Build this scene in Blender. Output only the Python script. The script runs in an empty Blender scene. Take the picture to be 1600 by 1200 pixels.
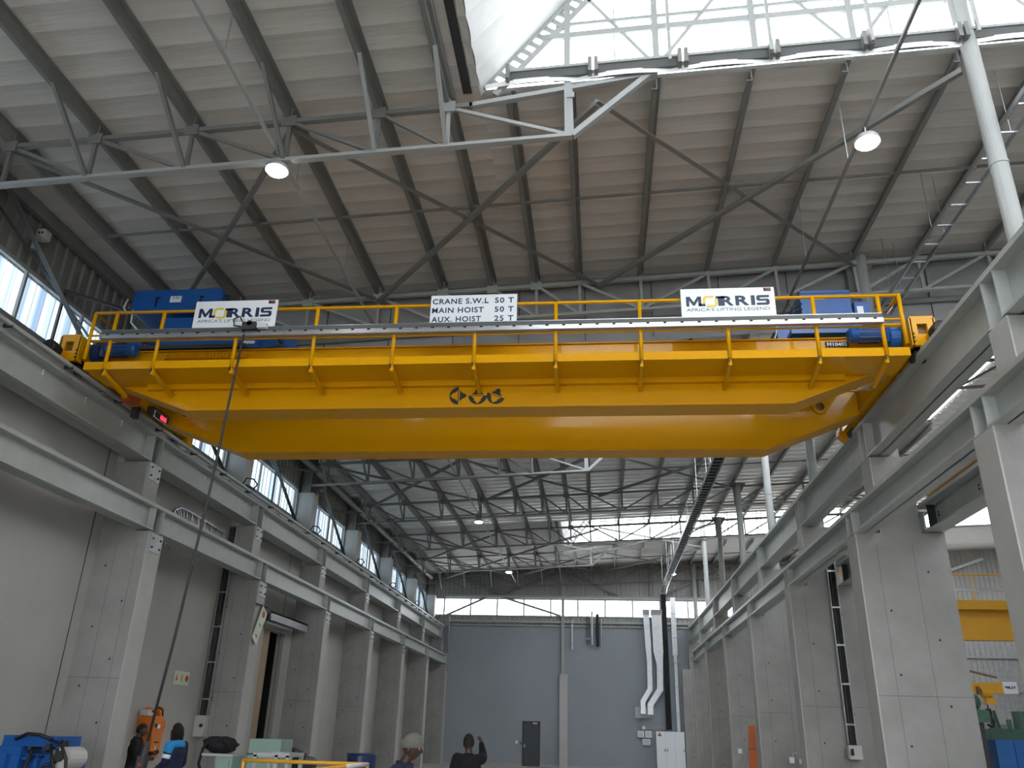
import bpy, bmesh, math, random
from mathutils import Vector, Matrix
random.seed(7)
C = bpy.context.scene.collection
sc = bpy.context.scene
PI = math.pi

# ------------------------------------------------------------------ camera
def rotm(yaw, pitch, roll):
    cy, sy, cp, sp = math.cos(yaw), math.sin(yaw), math.cos(pitch), math.sin(pitch)
    fwd = Vector((sy*cp, cy*cp, sp)); r0 = Vector((cy, -sy, 0)); u0 = r0.cross(fwd)
    c, s = math.cos(roll), math.sin(roll)
    r, u = c*r0 + s*u0, -s*r0 + c*u0
    return Matrix(((r.x, u.x, -fwd.x), (r.y, u.y, -fwd.y), (r.z, u.z, -fwd.z)))
cam_data = bpy.data.cameras.new('camera'); cam = bpy.data.objects.new('camera', cam_data); C.objects.link(cam)
M4 = rotm(-0.110005, 0.4022, 0.028704).to_4x4(); M4.translation = Vector((0, 0, 1.8)); cam.matrix_world = M4
cam_data.sensor_width = 36; cam_data.lens = 1277.03/1600*36; cam_data.clip_end = 300; cam_data.clip_start = 0.05
sc.camera = cam
# ------------------------------------------------------------------ sky, exposure
sc.view_settings.view_transform = 'Standard'; sc.view_settings.look = 'None'
sc.view_settings.gamma = 1; sc.view_settings.use_curve_mapping = False
sc.view_settings.exposure = 0.22
sc.cycles.max_bounces = 8; sc.cycles.diffuse_bounces = 5; sc.cycles.transparent_max_bounces = 12
sc.cycles.sample_clamp_indirect = 8
w = bpy.data.worlds.new('sky'); sc.world = w; w.use_nodes = True
bg = w.node_tree.nodes['Background']; bg.inputs[0].default_value = (0.93, 0.97, 1.0, 1); bg.inputs[1].default_value = 7.0

def portal(name, loc, direction, sx, sy, up=(0, 0, 1)):
    l = bpy.data.lights.new(name, 'AREA'); l.shape = 'RECTANGLE'; l.size = sx; l.size_y = sy
    l.cycles.is_portal = True
    o = bpy.data.objects.new(name, l); C.objects.link(o); o.location = loc
    o.rotation_euler = Vector(direction).to_track_quat('-Z', 'Y').to_euler()
    return o

# ------------------------------------------------------------------ materials
def mat(name, col, rough=0.6, metal=0.0, noise=0.0, scale=3.0, bump=0.0, bscale=40.0, coat=0.0, spec=0.5, stretch=None, col2=None, emit=None, estr=0):
    m = bpy.data.materials.new(name); m.use_nodes = True
    nt = m.node_tree; b = nt.nodes['Principled BSDF']
    b.inputs['Base Color'].default_value = (*col, 1); b.inputs['Roughness'].default_value = rough
    b.inputs['Metallic'].default_value = metal; b.inputs['Coat Weight'].default_value = coat; b.inputs['Coat Roughness'].default_value = 0.08
    b.inputs['Specular IOR Level'].default_value = spec
    if emit: b.inputs['Emission Color'].default_value = (*emit, 1); b.inputs['Emission Strength'].default_value = estr
    if noise or col2:
        tc = nt.nodes.new('ShaderNodeTexCoord'); mp = nt.nodes.new('ShaderNodeMapping')
        nt.links.new(tc.outputs['Object'], mp.inputs[0])
        if stretch: mp.inputs['Scale'].default_value = stretch
        n = nt.nodes.new('ShaderNodeTexNoise'); n.inputs['Scale'].default_value = scale; n.inputs['Detail'].default_value = 7; n.inputs['Roughness'].default_value = 0.62
        nt.links.new(mp.outputs[0], n.inputs['Vector'])
        r = nt.nodes.new('ShaderNodeValToRGB'); r.color_ramp.elements[0].position = 0.3; r.color_ramp.elements[1].position = 0.72
        c2 = col2 or tuple(min(1, c*(1+noise)) for c in col); c1 = col if col2 else tuple(c*(1-noise) for c in col)
        r.color_ramp.elements[0].color = (*c1, 1); r.color_ramp.elements[1].color = (*c2, 1)
        nt.links.new(n.outputs[0], r.inputs[0]); nt.links.new(r.outputs[0], b.inputs['Base Color'])
        if bump:
            n2 = nt.nodes.new('ShaderNodeTexNoise'); n2.inputs['Scale'].default_value = bscale; n2.inputs['Detail'].default_value = 4
            nt.links.new(mp.outputs[0], n2.inputs['Vector'])
            bp = nt.nodes.new('ShaderNodeBump'); bp.inputs['Strength'].default_value = bump; bp.inputs['Distance'].default_value = 0.02
            nt.links.new(n2.outputs[0], bp.inputs['Height']); nt.links.new(bp.outputs[0], b.inputs['Normal'])
    return m
def pane_mat(name, tint, stripes=False, keep=0.85):
    m = bpy.data.materials.new(name); m.use_nodes = True; nt = m.node_tree
    nt.nodes.remove(nt.nodes['Principled BSDF']); out = nt.nodes['Material Output']
    t = nt.nodes.new('ShaderNodeBsdfTransparent'); t.inputs[0].default_value = (*tint, 1)
    d = nt.nodes.new('ShaderNodeBsdfTranslucent'); d.inputs[0].default_value = (0.9, 0.93, 0.95, 1)
    mx = nt.nodes.new('ShaderNodeMixShader'); mx.inputs[0].default_value = 1-keep
    nt.links.new(t.outputs[0], mx.inputs[1]); nt.links.new(d.outputs[0], mx.inputs[2]); nt.links.new(mx.outputs[0], out.inputs[0])
    if stripes:   # tinted corrugated polycarbonate: sheets of slightly different tint side by side
        tc = nt.nodes.new('ShaderNodeTexCoord'); sp = nt.nodes.new('ShaderNodeSeparateXYZ'); nt.links.new(tc.outputs['Object'], sp.inputs[0])
        mu = nt.nodes.new('ShaderNodeMath'); mu.operation = 'MULTIPLY'; mu.inputs[1].default_value = 3.1; nt.links.new(sp.outputs['Y'], mu.inputs[0])
        fr = nt.nodes.new('ShaderNodeTexNoise'); fr.noise_dimensions = '1D'; fr.inputs['Scale'].default_value = 1.0; fr.inputs['Detail'].default_value = 3
        nt.links.new(mu.outputs[0], fr.inputs['W'])
        r = nt.nodes.new('ShaderNodeValToRGB'); r.color_ramp.elements[0].position = 0.36; r.color_ramp.elements[1].position = 0.56
        r.color_ramp.elements[0].color = (0.040, 0.062, 0.095, 1); r.color_ramp.elements[1].color = (*tint, 1)
        nt.links.new(fr.outputs[0], r.inputs[0]); nt.links.new(r.outputs[0], t.inputs[0])
    return m
M = {}
M['gutter'] = mat('dark gutter steel', (0.085, 0.09, 0.092), 0.5, noise=0.08, scale=2.0)  # also paints the dark reflection on the festoon track web
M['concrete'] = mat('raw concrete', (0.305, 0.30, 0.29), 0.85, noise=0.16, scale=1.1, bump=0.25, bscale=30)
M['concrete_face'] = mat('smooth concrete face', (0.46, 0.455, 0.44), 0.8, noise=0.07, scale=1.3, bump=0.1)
M['plaster'] = mat('pale plastered wall', (0.43, 0.42, 0.40), 0.85, noise=0.08, scale=0.45, bump=0.08)
M['backwall'] = mat('grey painted wall', (0.29, 0.315, 0.352), 0.8, noise=0.06, scale=0.3)
M['floor'] = mat('power floated concrete floor', (0.42, 0.41, 0.39), 0.55, noise=0.12, scale=0.6)
M['steel'] = mat('grey green painted steel', (0.41, 0.435, 0.42), 0.42, noise=0.07, scale=2.5)
M['roofsteel'] = mat('grey roof steel', (0.20, 0.203, 0.195), 0.5, noise=0.08, scale=2.0)
M['palesteel'] = mat('pale grey painted steel', (0.36, 0.375, 0.375), 0.45, noise=0.04, scale=2)
M['galv'] = mat('galvanised steel', (0.52, 0.545, 0.57), 0.3, metal=0.85, noise=0.12, scale=9)
M['galvdull'] = mat('dull galvanised steel', (0.42, 0.43, 0.44), 0.5, metal=0.5, noise=0.15, scale=5)
M['insul'] = mat('white insulation foil', (0.60, 0.575, 0.54), 0.6, noise=0.07, scale=1.2, bump=0.8, bscale=2.6, stretch=(0.35, 2.6, 1))
M['insulw'] = mat('bright white foil', (0.82, 0.83, 0.84), 0.45, noise=0.05, scale=2, bump=0.6, bscale=4)
M['sheet'] = mat('bare roof sheeting', (0.86, 0.86, 0.84), 0.30, metal=0.22, noise=0.08, scale=2)
M['cladding'] = mat('grey wall cladding', (0.36, 0.36, 0.345), 0.55, noise=0.10, scale=1.0)
M['claddingdk'] = mat('weathered cladding', (0.25, 0.245, 0.22), 0.65, noise=0.16, scale=1.4)
M['curtain'] = mat('grey foil curtain', (0.33, 0.335, 0.345), 0.5, noise=0.08, scale=0.8, bump=0.6, bscale=2.2)
M['pane'] = pane_mat('clear rooflight sheet', (1, 1, 1), keep=0.9)
M['polycarb'] = pane_mat('ribbed polycarbonate', (0.150, 0.186, 0.205), stripes=True, keep=0.97)
M['yellow'] = mat('crane yellow paint', (0.70, 0.335, 0.001), 0.4, noise=0.03, scale=1.0, coat=0.35, spec=0.06)
M['yellow2'] = mat('old yellow paint', (0.70, 0.36, 0.02), 0.4, noise=0.06, scale=2)
M['blue'] = mat('machine blue paint', (0.012, 0.095, 0.34), 0.32, noise=0.08, scale=3)
M['bluedk'] = mat('dark blue paint', (0.012, 0.03, 0.10), 0.35, noise=0.1, scale=5)
M['black'] = mat('black rubber', (0.012, 0.012, 0.013), 0.55, noise=0.2, scale=10)
M['dark'] = mat('dark grey', (0.035, 0.036, 0.04), 0.6, noise=0.1, scale=8)
M['white'] = mat('white sign enamel', (0.78, 0.82, 0.86), 0.35, noise=0.01, scale=3)
M['offwhite'] = mat('off white enamel', (0.62, 0.63, 0.66), 0.45, noise=0.03, scale=3)
M['ink'] = mat('navy lettering', (0.012, 0.025, 0.07), 0.5, noise=0.05)
M['inkgrey'] = mat('grey lettering', (0.16, 0.18, 0.21), 0.5, noise=0.05)
M['logoyellow'] = mat('logo yellow', (0.75, 0.55, 0.03), 0.4, noise=0.02)
M['red'] = mat('red', (0.55, 0.02, 0.015), 0.5, noise=0.05)
M['flaggreen'] = mat('flag green', (0.0, 0.16, 0.06), 0.5, noise=0.02)
M['orange'] = mat('orange paint', (0.72, 0.19, 0.015), 0.42, noise=0.06, scale=5)
M['rust'] = mat('orange red board', (0.48, 0.10, 0.02), 0.6, noise=0.15, scale=4)
M['glow'] = mat('luminous sign', (0.58, 0.66, 0.50), 0.5, noise=0.03)
M['lamp'] = mat('lamp diffuser', (1, 1, 1), 0.4, emit=(1.0, 0.98, 0.94), estr=30)
M['led'] = mat('red led', (0.3, 0, 0), 0.4, emit=(1.0, 0.02, 0.04), estr=3)
M['sagegreen'] = mat('sage green cabinet', (0.20, 0.29, 0.26), 0.5, noise=0.05)
M['machgreen'] = mat('machine green', (0.06, 0.13, 0.09), 0.5, noise=0.15, scale=5)
M['doordark'] = mat('charcoal door', (0.045, 0.052, 0.06), 0.5, noise=0.08)
M['tan'] = mat('tan door sheet', (0.38, 0.29, 0.19), 0.6, noise=0.08, scale=2)
M['skin'] = mat('dark skin', (0.060, 0.029, 0.020), 0.5, noise=0.1, scale=20)
M['navy'] = mat('navy cloth', (0.010, 0.016, 0.05), 0.9, noise=0.25, scale=12, bump=0.4)
M['blackcloth'] = mat('black cloth', (0.006, 0.006, 0.008), 0.95, noise=0.25, scale=12, bump=0.4)
M['cyancloth'] = mat('bright blue cloth', (0.02, 0.26, 0.62), 0.8, noise=0.1, scale=12)
M['redcloth'] = mat('dark red cloth', (0.13, 0.012, 0.015), 0.9, noise=0.15, scale=12)
M['beanie'] = mat('grey knit', (0.15, 0.143, 0.125), 0.95, noise=0.18, scale=30, bump=0.6, bscale=90)
M['hair'] = mat('black hair', (0.008, 0.007, 0.006), 0.8, noise=0.2, scale=40)
M['eye'] = mat('eye white', (0.6, 0.58, 0.55), 0.3, noise=0.02)
M['sole'] = mat('shoe', (0.02, 0.02, 0.02), 0.6, noise=0.1)
M['bluebox'] = mat('container blue', (0.01, 0.11, 0.34), 0.5, noise=0.1, scale=2)
M['cable'] = mat('cable sheath', (0.03, 0.03, 0.032), 0.6, noise=0.1)
M['copper'] = mat('brown steel', (0.2, 0.12, 0.05), 0.6, noise=0.2, scale=5)
M['handgrey'] = mat('light switchgear grey', (0.55, 0.54, 0.52), 0.5, noise=0.03)

# ------------------------------------------------------------------ mesh helpers
class MB:
    def __init__(s): s.v = []; s.f = []; s.m = []; s.slots = []
    def _mi(s, m):
        m = m or 'DEFAULT'
        if m not in s.slots: s.slots.append(m)
        return s.slots.index(m)
    def add(s, vs, fs, m=None):
        b = len(s.v); s.v += [Vector(v) for v in vs]; k = s._mi(m)
        for f in fs: s.f.append([i+b for i in f]); s.m.append(k)
        return s
    def box(s, x0, x1, y0, y1, z0, z1, m=None):
        vs = [(x, y, z) for x in (x0, x1) for y in (y0, y1) for z in (z0, z1)]
        return s.add(vs, [(0,1,3,2), (4,6,7,5), (0,4,5,1), (2,3,7,6), (0,2,6,4), (1,5,7,3)], m)
    def frame(s, p, q, up=(0, 0, 1)):
        p, q = Vector(p), Vector(q); d = (q-p).normalized(); u = Vector(up)
        if abs(d.dot(u)) > 0.98: u = Vector((0, 1, 0)) if abs(d.y) < 0.9 else Vector((1, 0, 0))
        a = d.cross(u).normalized(); b = a.cross(d).normalized()
        return p, q, d, a, b
    def bar(s, p, q, w, h, m=None, up=(0, 0, 1)):     # rectangular bar, w across, h along up
        p, q, d, a, b = s.frame(p, q, up); vs = []
        for c in (p, q):
            for (i, j) in ((-1,-1), (1,-1), (1,1), (-1,1)): vs.append(c+a*(i*w/2)+b*(j*h/2))
        return s.add(vs, [(0,1,2,3), (7,6,5,4), (0,4,5,1), (1,5,6,2), (2,6,7,3), (3,7,4,0)], m)
    def angle(s, p, q, w, m=None, up=(0, 0, 1), t=0.012):   # L section
        p, q, d, a, b = s.frame(p, q, up)
        s.bar(p-b*(w/2), q-b*(w/2), w, t, m, up); return s.bar(p-a*(w/2-t/2), q-a*(w/2-t/2), t, w, m, up)
    def isec(s, p, q, w, h, tf=0.03, tw=0.02, m=None, up=(0, 0, 1)):   # I section, p-q is the centre line
        p, q, d, a, b = s.frame(p, q, up)
        s.bar(p+b*(h/2-tf/2), q+b*(h/2-tf/2), w, tf, m, up); s.bar(p-b*(h/2-tf/2), q-b*(h/2-tf/2), w, tf, m, up)
        return s.bar(p, q, tw, h-2*tf, m, up)
    def zsec(s, p, q, w, h, t=0.012, m=None):          # Z purlin
        p, q, d, a, b = s.frame(p, q)
        s.bar(p+b*(h/2)+a*(w/2), q+b*(h/2)+a*(w/2), w, t, m); s.bar(p-b*(h/2)-a*(w/2), q-b*(h/2)-a*(w/2), w, t, m)
        s.bar(p-b*(h/2-w*0.16)-a*w, q-b*(h/2-w*0.16)-a*w, t, w*0.3, m)
        return s.bar(p, q, t, h, m)
    def tube(s, pts, r, n=10, m=None, caps=True):
        pts = [Vector(p) for p in pts]; rings = []; b0 = len(s.v); vs = []; fs = []
        a = None
        for i, p in enumerate(pts):
            d = (pts[min(i+1, len(pts)-1)]-pts[max(i-1, 0)]).normalized()
            if a is None:
                u = Vector((0, 0, 1)) if abs(d.z) < 0.9 else Vector((1, 0, 0)); a = d.cross(u).normalized()
            a = (a-d*a.dot(d)).normalized(); b = d.cross(a)
            rr = r[i] if isinstance(r, (list, tuple)) else r
            for k in range(n):
                t = 2*PI*k/n; vs.append(p+(a*math.cos(t)+b*math.sin(t))*rr)
        for i in range(len(pts)-1):
            for k in range(n):
                k2 = (k+1) % n; fs.append((i*n+k, i*n+k2, (i+1)*n+k2, (i+1)*n+k))
        if caps: fs.append(tuple(range(n))[::-1]); fs.append(tuple(range((len(pts)-1)*n, len(pts)*n)))
        return s.add(vs, fs, m)
    def cyl(s, p, q, r, n=16, m=None): return s.tube([p, q], r, n, m)
    def prism(s, poly, o, u, v, nrm, d, m=None):       # 2D polygon placed at o along u,v and extruded d along nrm
        o, u, v, nrm = Vector(o), Vector(u), Vector(v), Vector(nrm); k = len(poly)
        vs = [o+u*x+v*y for x, y in poly]+[o+u*x+v*y+nrm*d for x, y in poly]
        return s.add(vs, [tuple(range(k))[::-1], tuple(range(k, 2*k))]+[(i, (i+1) % k, k+(i+1) % k, k+i) for i in range(k)], m)
    def rbox(s, x0, x1, y0, y1, z0, z1, r, m=None):    # box with edges rounded around the Y axis
        p = []
        for cx, cz, a0 in ((x1-r, z1-r, 0), (x0+r, z1-r, 90), (x0+r, z0+r, 180), (x1-r, z0+r, 270)):
            for k in range(4): a = math.radians(a0+k*30); p.append((cx+r*math.cos(a), cz+r*math.sin(a)))
        return s.prism(p, (0, y0, 0), (1, 0, 0), (0, 0, 1), (0, 1, 0), y1-y0, m)
    def ball(s, c, rx, ry, rz, m=None, n=10):
        vs = []; fs = []; c = Vector(c)
        for i in range(n+1):
            t = PI*i/n
            for k in range(n*2):
                a = PI*k/n; vs.append(c+Vector((rx*math.sin(t)*math.cos(a), ry*math.sin(t)*math.sin(a), rz*math.cos(t))))
        w_ = n*2
        for i in range(n):
            for k in range(w_): fs.append((i*w_+k, (i+1)*w_+k, (i+1)*w_+(k+1) % w_, i*w_+(k+1) % w_))
        return s.add(vs, fs, m)
    def corr(s, o, u, v, nrm, ulen, vlen, period, depth, m=None, shape='trap'):   # corrugated sheet, profile along u
        o, u, v, nrm = Vector(o), Vector(u), Vector(v), Vector(nrm); prof = []
        k = max(1, round(ulen/period)); per = ulen/k
        for i in range(k):
            x = i*per
            if shape == 'trap': prof += [(x, 0), (x+per*0.5, 0), (x+per*0.6, depth), (x+per*0.9, depth)]
            else: prof += [(x+per*t/6, depth*(1-abs(2*t/6-1)**2.2)) for t in range(6)]
        prof.append((ulen, 0)); vs = []; fs = []
        for x, h in prof: vs.append(o+u*x+nrm*h); vs.append(o+u*x+nrm*h+v*vlen)
        for i in range(len(prof)-1): fs.append((2*i, 2*i+1, 2*i+3, 2*i+2))
        return s.add(vs, fs, m)
    def build(s, name, m, parent=None, smooth=False, shadow=True):
        me = bpy.data.meshes.new(name); org = Vector((0, 0, 0))
        if parent is not None: org = wpos(parent)
        me.from_pydata([v-org for v in s.v], [], s.f)
        for sl in s.slots: me.materials.append(M[m if sl == 'DEFAULT' else sl])
        me.polygons.foreach_set('material_index', s.m)
        if smooth: me.polygons.foreach_set('use_smooth', [True]*len(s.f))
        bm = bmesh.new(); bm.from_mesh(me); bmesh.ops.recalc_face_normals(bm, faces=bm.faces); bm.to_mesh(me); bm.free()
        me.update(); o = bpy.data.objects.new(name, me); C.objects.link(o)
        if parent is not None: o.parent = parent
        return o
def wpos(o):
    p = Vector(o.location)
    while o.parent is not None: o = o.parent; p = p+o.location
    return p
def tag(o, label, cat, group=None, kind=None):
    o['label'] = label; o['category'] = cat
    if group: o['group'] = group
    if kind: o['kind'] = kind
    return o
def thing(name, loc, label, cat, group=None, kind='thing'):
    o = bpy.data.objects.new(name, None); C.objects.link(o); o.location = loc; o.empty_display_size = 0.2
    return tag(o, label, cat, group, kind)
def struct(name, mb, m, label, cat, parent=None):
    o = mb.build(name, m, parent)
    if parent is None: tag(o, label, cat, None, 'structure')
    return o
def repeat(o, places):
    """copies of a part at other world offsets, sharing its mesh"""
    for d in places:
        c = o.copy(); C.objects.link(c); c.parent = o.parent; c.location = Vector(o.location)+Vector(d)
ORD = ['zeroth', 'first', 'second', 'third', 'fourth', 'fifth', 'sixth', 'seventh', 'eighth', 'ninth', 'tenth', 'eleventh', 'twelfth', 'thirteenth', 'fourteenth', 'fifteenth']
def text_mesh(txt, size, sx=1.0, bold=0.0, shear=0.0, space=1.0, align='LEFT'):
    cu = bpy.data.curves.new('lettering', 'FONT'); cu.body = txt; cu.size = size; cu.offset = bold; cu.shear = shear
    cu.space_character = space; cu.align_x = align; cu.extrude = 0.002; cu.resolution_u = 4
    o = bpy.data.objects.new('lettering', cu); C.objects.link(o)
    dg = bpy.context.evaluated_depsgraph_get(); me = bpy.data.meshes.new_from_object(o.evaluated_get(dg))
    vs = [(v.co.x*sx, v.co.y, v.co.z) for v in me.vertices]; fs = [tuple(p.vertices) for p in me.polygons]
    bpy.data.objects.remove(o); bpy.data.curves.remove(cu); bpy.data.meshes.remove(me)
    return vs, fs
def put_text(mb, txt, o, u, v, size, m, sx=1.0, bold=0.0, shear=0.0, width=None, height=None, space=1.0):
    vs, fs = text_mesh(txt, size, sx, bold, shear, space)
    x0 = min(a[0] for a in vs); x1 = max(a[0] for a in vs); y0 = min(a[1] for a in vs); y1 = max(a[1] for a in vs)
    kx = width/(x1-x0) if width else 1; ky = height/(y1-y0) if height else 1
    u, v, o = Vector(u), Vector(v), Vector(o); n = u.cross(v)
    mb.add([o+u*((a[0]-x0)*kx)+v*((a[1]-y0)*ky)+n*a[2] for a in vs], fs, m)

# ------------------------------------------------------------------ dimensions
YC = [10.25+5.9*k for k in range(8)]            # column lines from the camera: 10.25 ... 51.55
XWL, XUL, XL1, XL2 = -10.25, -10.75, -9.17, -9.51   # lower wall, upper wall, lower and upper runway faces (left)
XR1, XR2 = 4.83, 5.30
YF, YB = -13.5, 51.9
XE = 25.0
def zr(x): return 11.48+0.052*x                  # underside of the roof
S = 0.052

# ================================================================== SETTING
struct('floor', MB().box(-11, XE, YF, YB+0.2, -0.2, 0), 'floor', 'smooth pale concrete floor of the whole hall', 'floor')
# left wall: plain lower wall, window strip, dark cladding above
mb = MB(); mb.box(XWL-0.25, XWL, YF, 25.25, 0, 7.2); mb.box(XWL-0.25, XWL, 27.0, YB, 0, 7.2); mb.box(XWL-0.25, XWL, 25.25, 27.0, 4.55, 7.2)
for y in (YC[1]-0.6, YC[3]-1.3): mb.box(XWL, XWL+0.006, y, y+0.02, 0, 7.2, 'dark')
mb.box(XUL, XWL-0.2, YF, YB, 7.2, 7.3); mb.box(XUL-0.05, XUL, YF, YB, 7.0, 8.55)
struct('wall_left', mb, 'plaster', 'pale plastered wall along the left side behind the concrete columns', 'wall')
mb = MB(); mb.corr((XUL, YF, 9.62), (0, 1, 0), (0, 0, 1), (1, 0, 0), YB-YF, zr(XUL)-9.6, 0.30, 0.045)
mb.box(XUL-0.08, XUL-0.05, YF, YB, 9.6, zr(XUL)+0.05)
for y in YC: mb.box(XUL-0.06, XUL, y-0.32, y+0.32, 8.5, 9.66)
struct('wall_left_upper', mb, 'claddingdk', 'dark weathered ribbed cladding above the left window strip', 'wall')
edges = [YF]+[y for y in YC]+[YB]
for i in range(len(edges)-1):
    if edges[i+1] < 6: continue
    y0, y1 = edges[i]+0.3, edges[i+1]-0.3
    if y1-y0 < 1: continue
    wt = MB(); wt.corr((XUL-0.04, y0, 8.55), (0, 1, 0), (0, 0, 1), (1, 0, 0), y1-y0, 1.07, 0.30, 0.035)
    wo = wt.build('window_%d' % (i+1), 'polycarb')
    tag(wo, 'bright bluish ribbed plastic window strip high on the window wall, bay %s from the camera' % ORD[i], 'window', 'left window strip', 'structure')
    fr = MB(); fr.box(XUL+0.02, XUL+0.10, y0, y1, 9.58, 9.66); fr.box(XUL+0.02, XUL+0.14, y0, y1, 8.47, 8.57, 'roofsteel')
    for q in (0.0, 0.36, 0.70, 1.0): fr.box(XUL+0.02, XUL+0.08, y0+(y1-y0)*q-0.03, y0+(y1-y0)*q+0.03, 8.5, 9.62)
    fr.build('window_frame', 'palesteel', wo)
# back wall: painted lower wall, window strip, ribbed cladding above
mb = MB(); mb.box(-11, XE, YB, YB+0.25, 0, 7.78)
struct('wall_back', mb, 'backwall', 'grey painted end wall of the hall', 'wall')
mb = MB(); mb.corr((-11, YB+0.05, 7.78), (1, 0, 0), (0, 0, 1), (0, -1, 0), XE+11, 0.66, 0.28, 0.05); mb.corr((-11, YB+0.05, 9.38), (1, 0, 0), (0, 0, 1), (0, -1, 0), XE+11, 3.6, 0.28, 0.05)
mb.box(-11, XE, YB+0.08, YB+0.12, 7.7, 8.42); mb.box(-11, XE, YB+0.08, YB+0.12, 9.4, 13)
struct('wall_back_upper', mb, 'cladding', 'ribbed metal cladding above the window strip of the end wall', 'wall')
wo = MB().box(-9.6, 14.0, YB+0.06, YB+0.08, 8.42, 9.40).build('window_20', 'pane'); tag(wo, 'long bright window strip across the end wall', 'window', None, 'structure')
fr = MB(); fr.box(-10.2, 14, YB-0.06, YB+0.06, 9.38, 9.46); fr.box(-10.2, 14, YB-0.06, YB+0.06, 8.36, 8.44)
for x in [-9.6+1.67*k for k in range(14)]: fr.box(x-0.05, x+0.05, YB+0.0, YB+0.06, 8.42, 9.40)
fr.build('window_frame', 'palesteel', wo)
# front and far right walls (behind and beside the camera) close the hall; the front openings are added for light from behind
mb = MB(); mb.box(-11, -8.5, YF-0.25, YF, 0, 13.2); mb.box(4.5, XE, YF-0.25, YF, 0, 13.2); mb.box(-8.5, 4.5, YF-0.25, YF, 6.0, 8.0); mb.box(-8.5, 4.5, YF-0.25, YF, 9.8, 13.2)
struct('wall_front', mb, 'plaster', 'plastered front wall behind the camera with a tall vehicle opening added for light', 'wall')
wo = MB().box(-8.5, 4.5, YF-0.14, YF-0.12, 8.0, 9.8).build('window_22', 'pane'); tag(wo, 'added window strip over the vehicle opening behind the camera', 'window', None, 'structure')
struct('floor_outer', MB().box(-30, 30, YF-40, YF, -0.25, -0.02), 'floor', 'pale concrete apron outside the added vehicle opening', 'floor')
portal('vehicle_opening_portal', (-2, YF-0.15, 3.0), (0, 1, 0), 13.0, 6.0); portal('front_strip_portal', (-2, YF-0.2, 8.9), (0, 1, 0), 13.0, 1.8)
mb = MB(); mb.box(XE, XE+0.2, YF, YB, 0, 13.2)
struct('wall_right', mb, 'plaster', 'side wall of the neighbouring bay', 'wall')
# ribbed cladding on the end wall of the neighbouring bay
mb = MB(); mb.corr((9.2, YB-0.03, 0.0), (1, 0, 0), (0, 0, 1), (0, -1, 0), XE-9.2, 7.7, 0.30, 0.05)
for z in (2.9, 4.6, 6.4, 7.6): mb.box(9.2, XE, YB-0.22, YB-0.1, z, z+0.12, 'palesteel')
struct('wall_back_right', mb, 'galvdull', 'pale ribbed metal end wall of the neighbouring bay', 'wall')
struct('baseboard_back', MB().box(-10, 9.2, YB-0.02, YB, 0, 0.1), 'cladding', 'grey skirting at the foot of the end wall', 'baseboard')

# roof sheets with openings for the rooflights
OPEN = [(YC[0]-5.9*3, YC[0]-5.9*2), (YC[0]-5.9, YC[0]+0.12), (22.2, 27.9), (39.7, 45.35)]  # first opening is unseen, added behind the camera for more light
XO0, XO1 = -1.80, 23.5
def roof_sheet(mb, x0, x1, y0, y1, ribs):
    L = math.hypot(x1-x0, S*(x1-x0)); v = Vector((1, 0, S)).normalized(); n = Vector((-S, 0, 1)).normalized()
    if ribs: mb.corr((x0, y0, zr(x0)), (0, 1, 0), v, n, y1-y0, L, 0.52, 0.055)
    else: mb.corr((x0, y0, zr(x0)), (0, 1, 0), v, n, y1-y0, L, 0.46, 0.020, shape='soft')
def roof_part(name, y0, y1, ribs, m, label):
    mb = MB(); roof_sheet(mb, -10.85, XO0, y0, y1, ribs); cuts = [(a, b) for a, b in OPEN if b > y0 and a < y1]; y = y0
    for a, b in cuts:
        if a > y: roof_sheet(mb, XO0, XO1, y, a, ribs)
        y = b
    if y < y1: roof_sheet(mb, XO0, XO1, y, y1, ribs)
    roof_sheet(mb, XO1, XE+0.2, y0, y1, ribs)
    if ribs: roof_sheet(mb, 11.6, XO1, 22.2, 27.9, ribs)
    struct(name, mb, m, label, 'ceiling')
roof_part('ceiling', YF, 16.6, False, 'insul', 'pale quilted insulation under the nearer roof')
roof_part('ceiling_2', 16.6, 39.6, True, 'sheet', 'bare ribbed metal underside of the roof beyond the crane')
roof_part('ceiling_3', 39.6, YB+0.1, False, 'insul', 'pale insulation under the far end of the roof')
# solid outer deck over the sheets keeps daylight out
mb = MB()
def deck(x0, x1, y0, y1): mb.add([(x0, y0, zr(x0)+0.12), (x1, y0, zr(x1)+0.12), (x1, y1, zr(x1)+0.12), (x0, y1, zr(x0)+0.12)], [(0, 1, 2, 3)])
deck(-11.2, XO0, YF-0.3, YB+0.4); deck(XO1, XE+0.4, YF-0.3, YB+0.4); y = YF-0.3
for a, b in OPEN: deck(XO0, XO1, y, a); y = b
deck(11.6, XO1, 22.1, 28.0)
deck(XO0, XO1, y, YB+0.4)
struct('ceiling_outer', mb, 'sheet', 'outer metal skin over the roof', 'roof')
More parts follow.
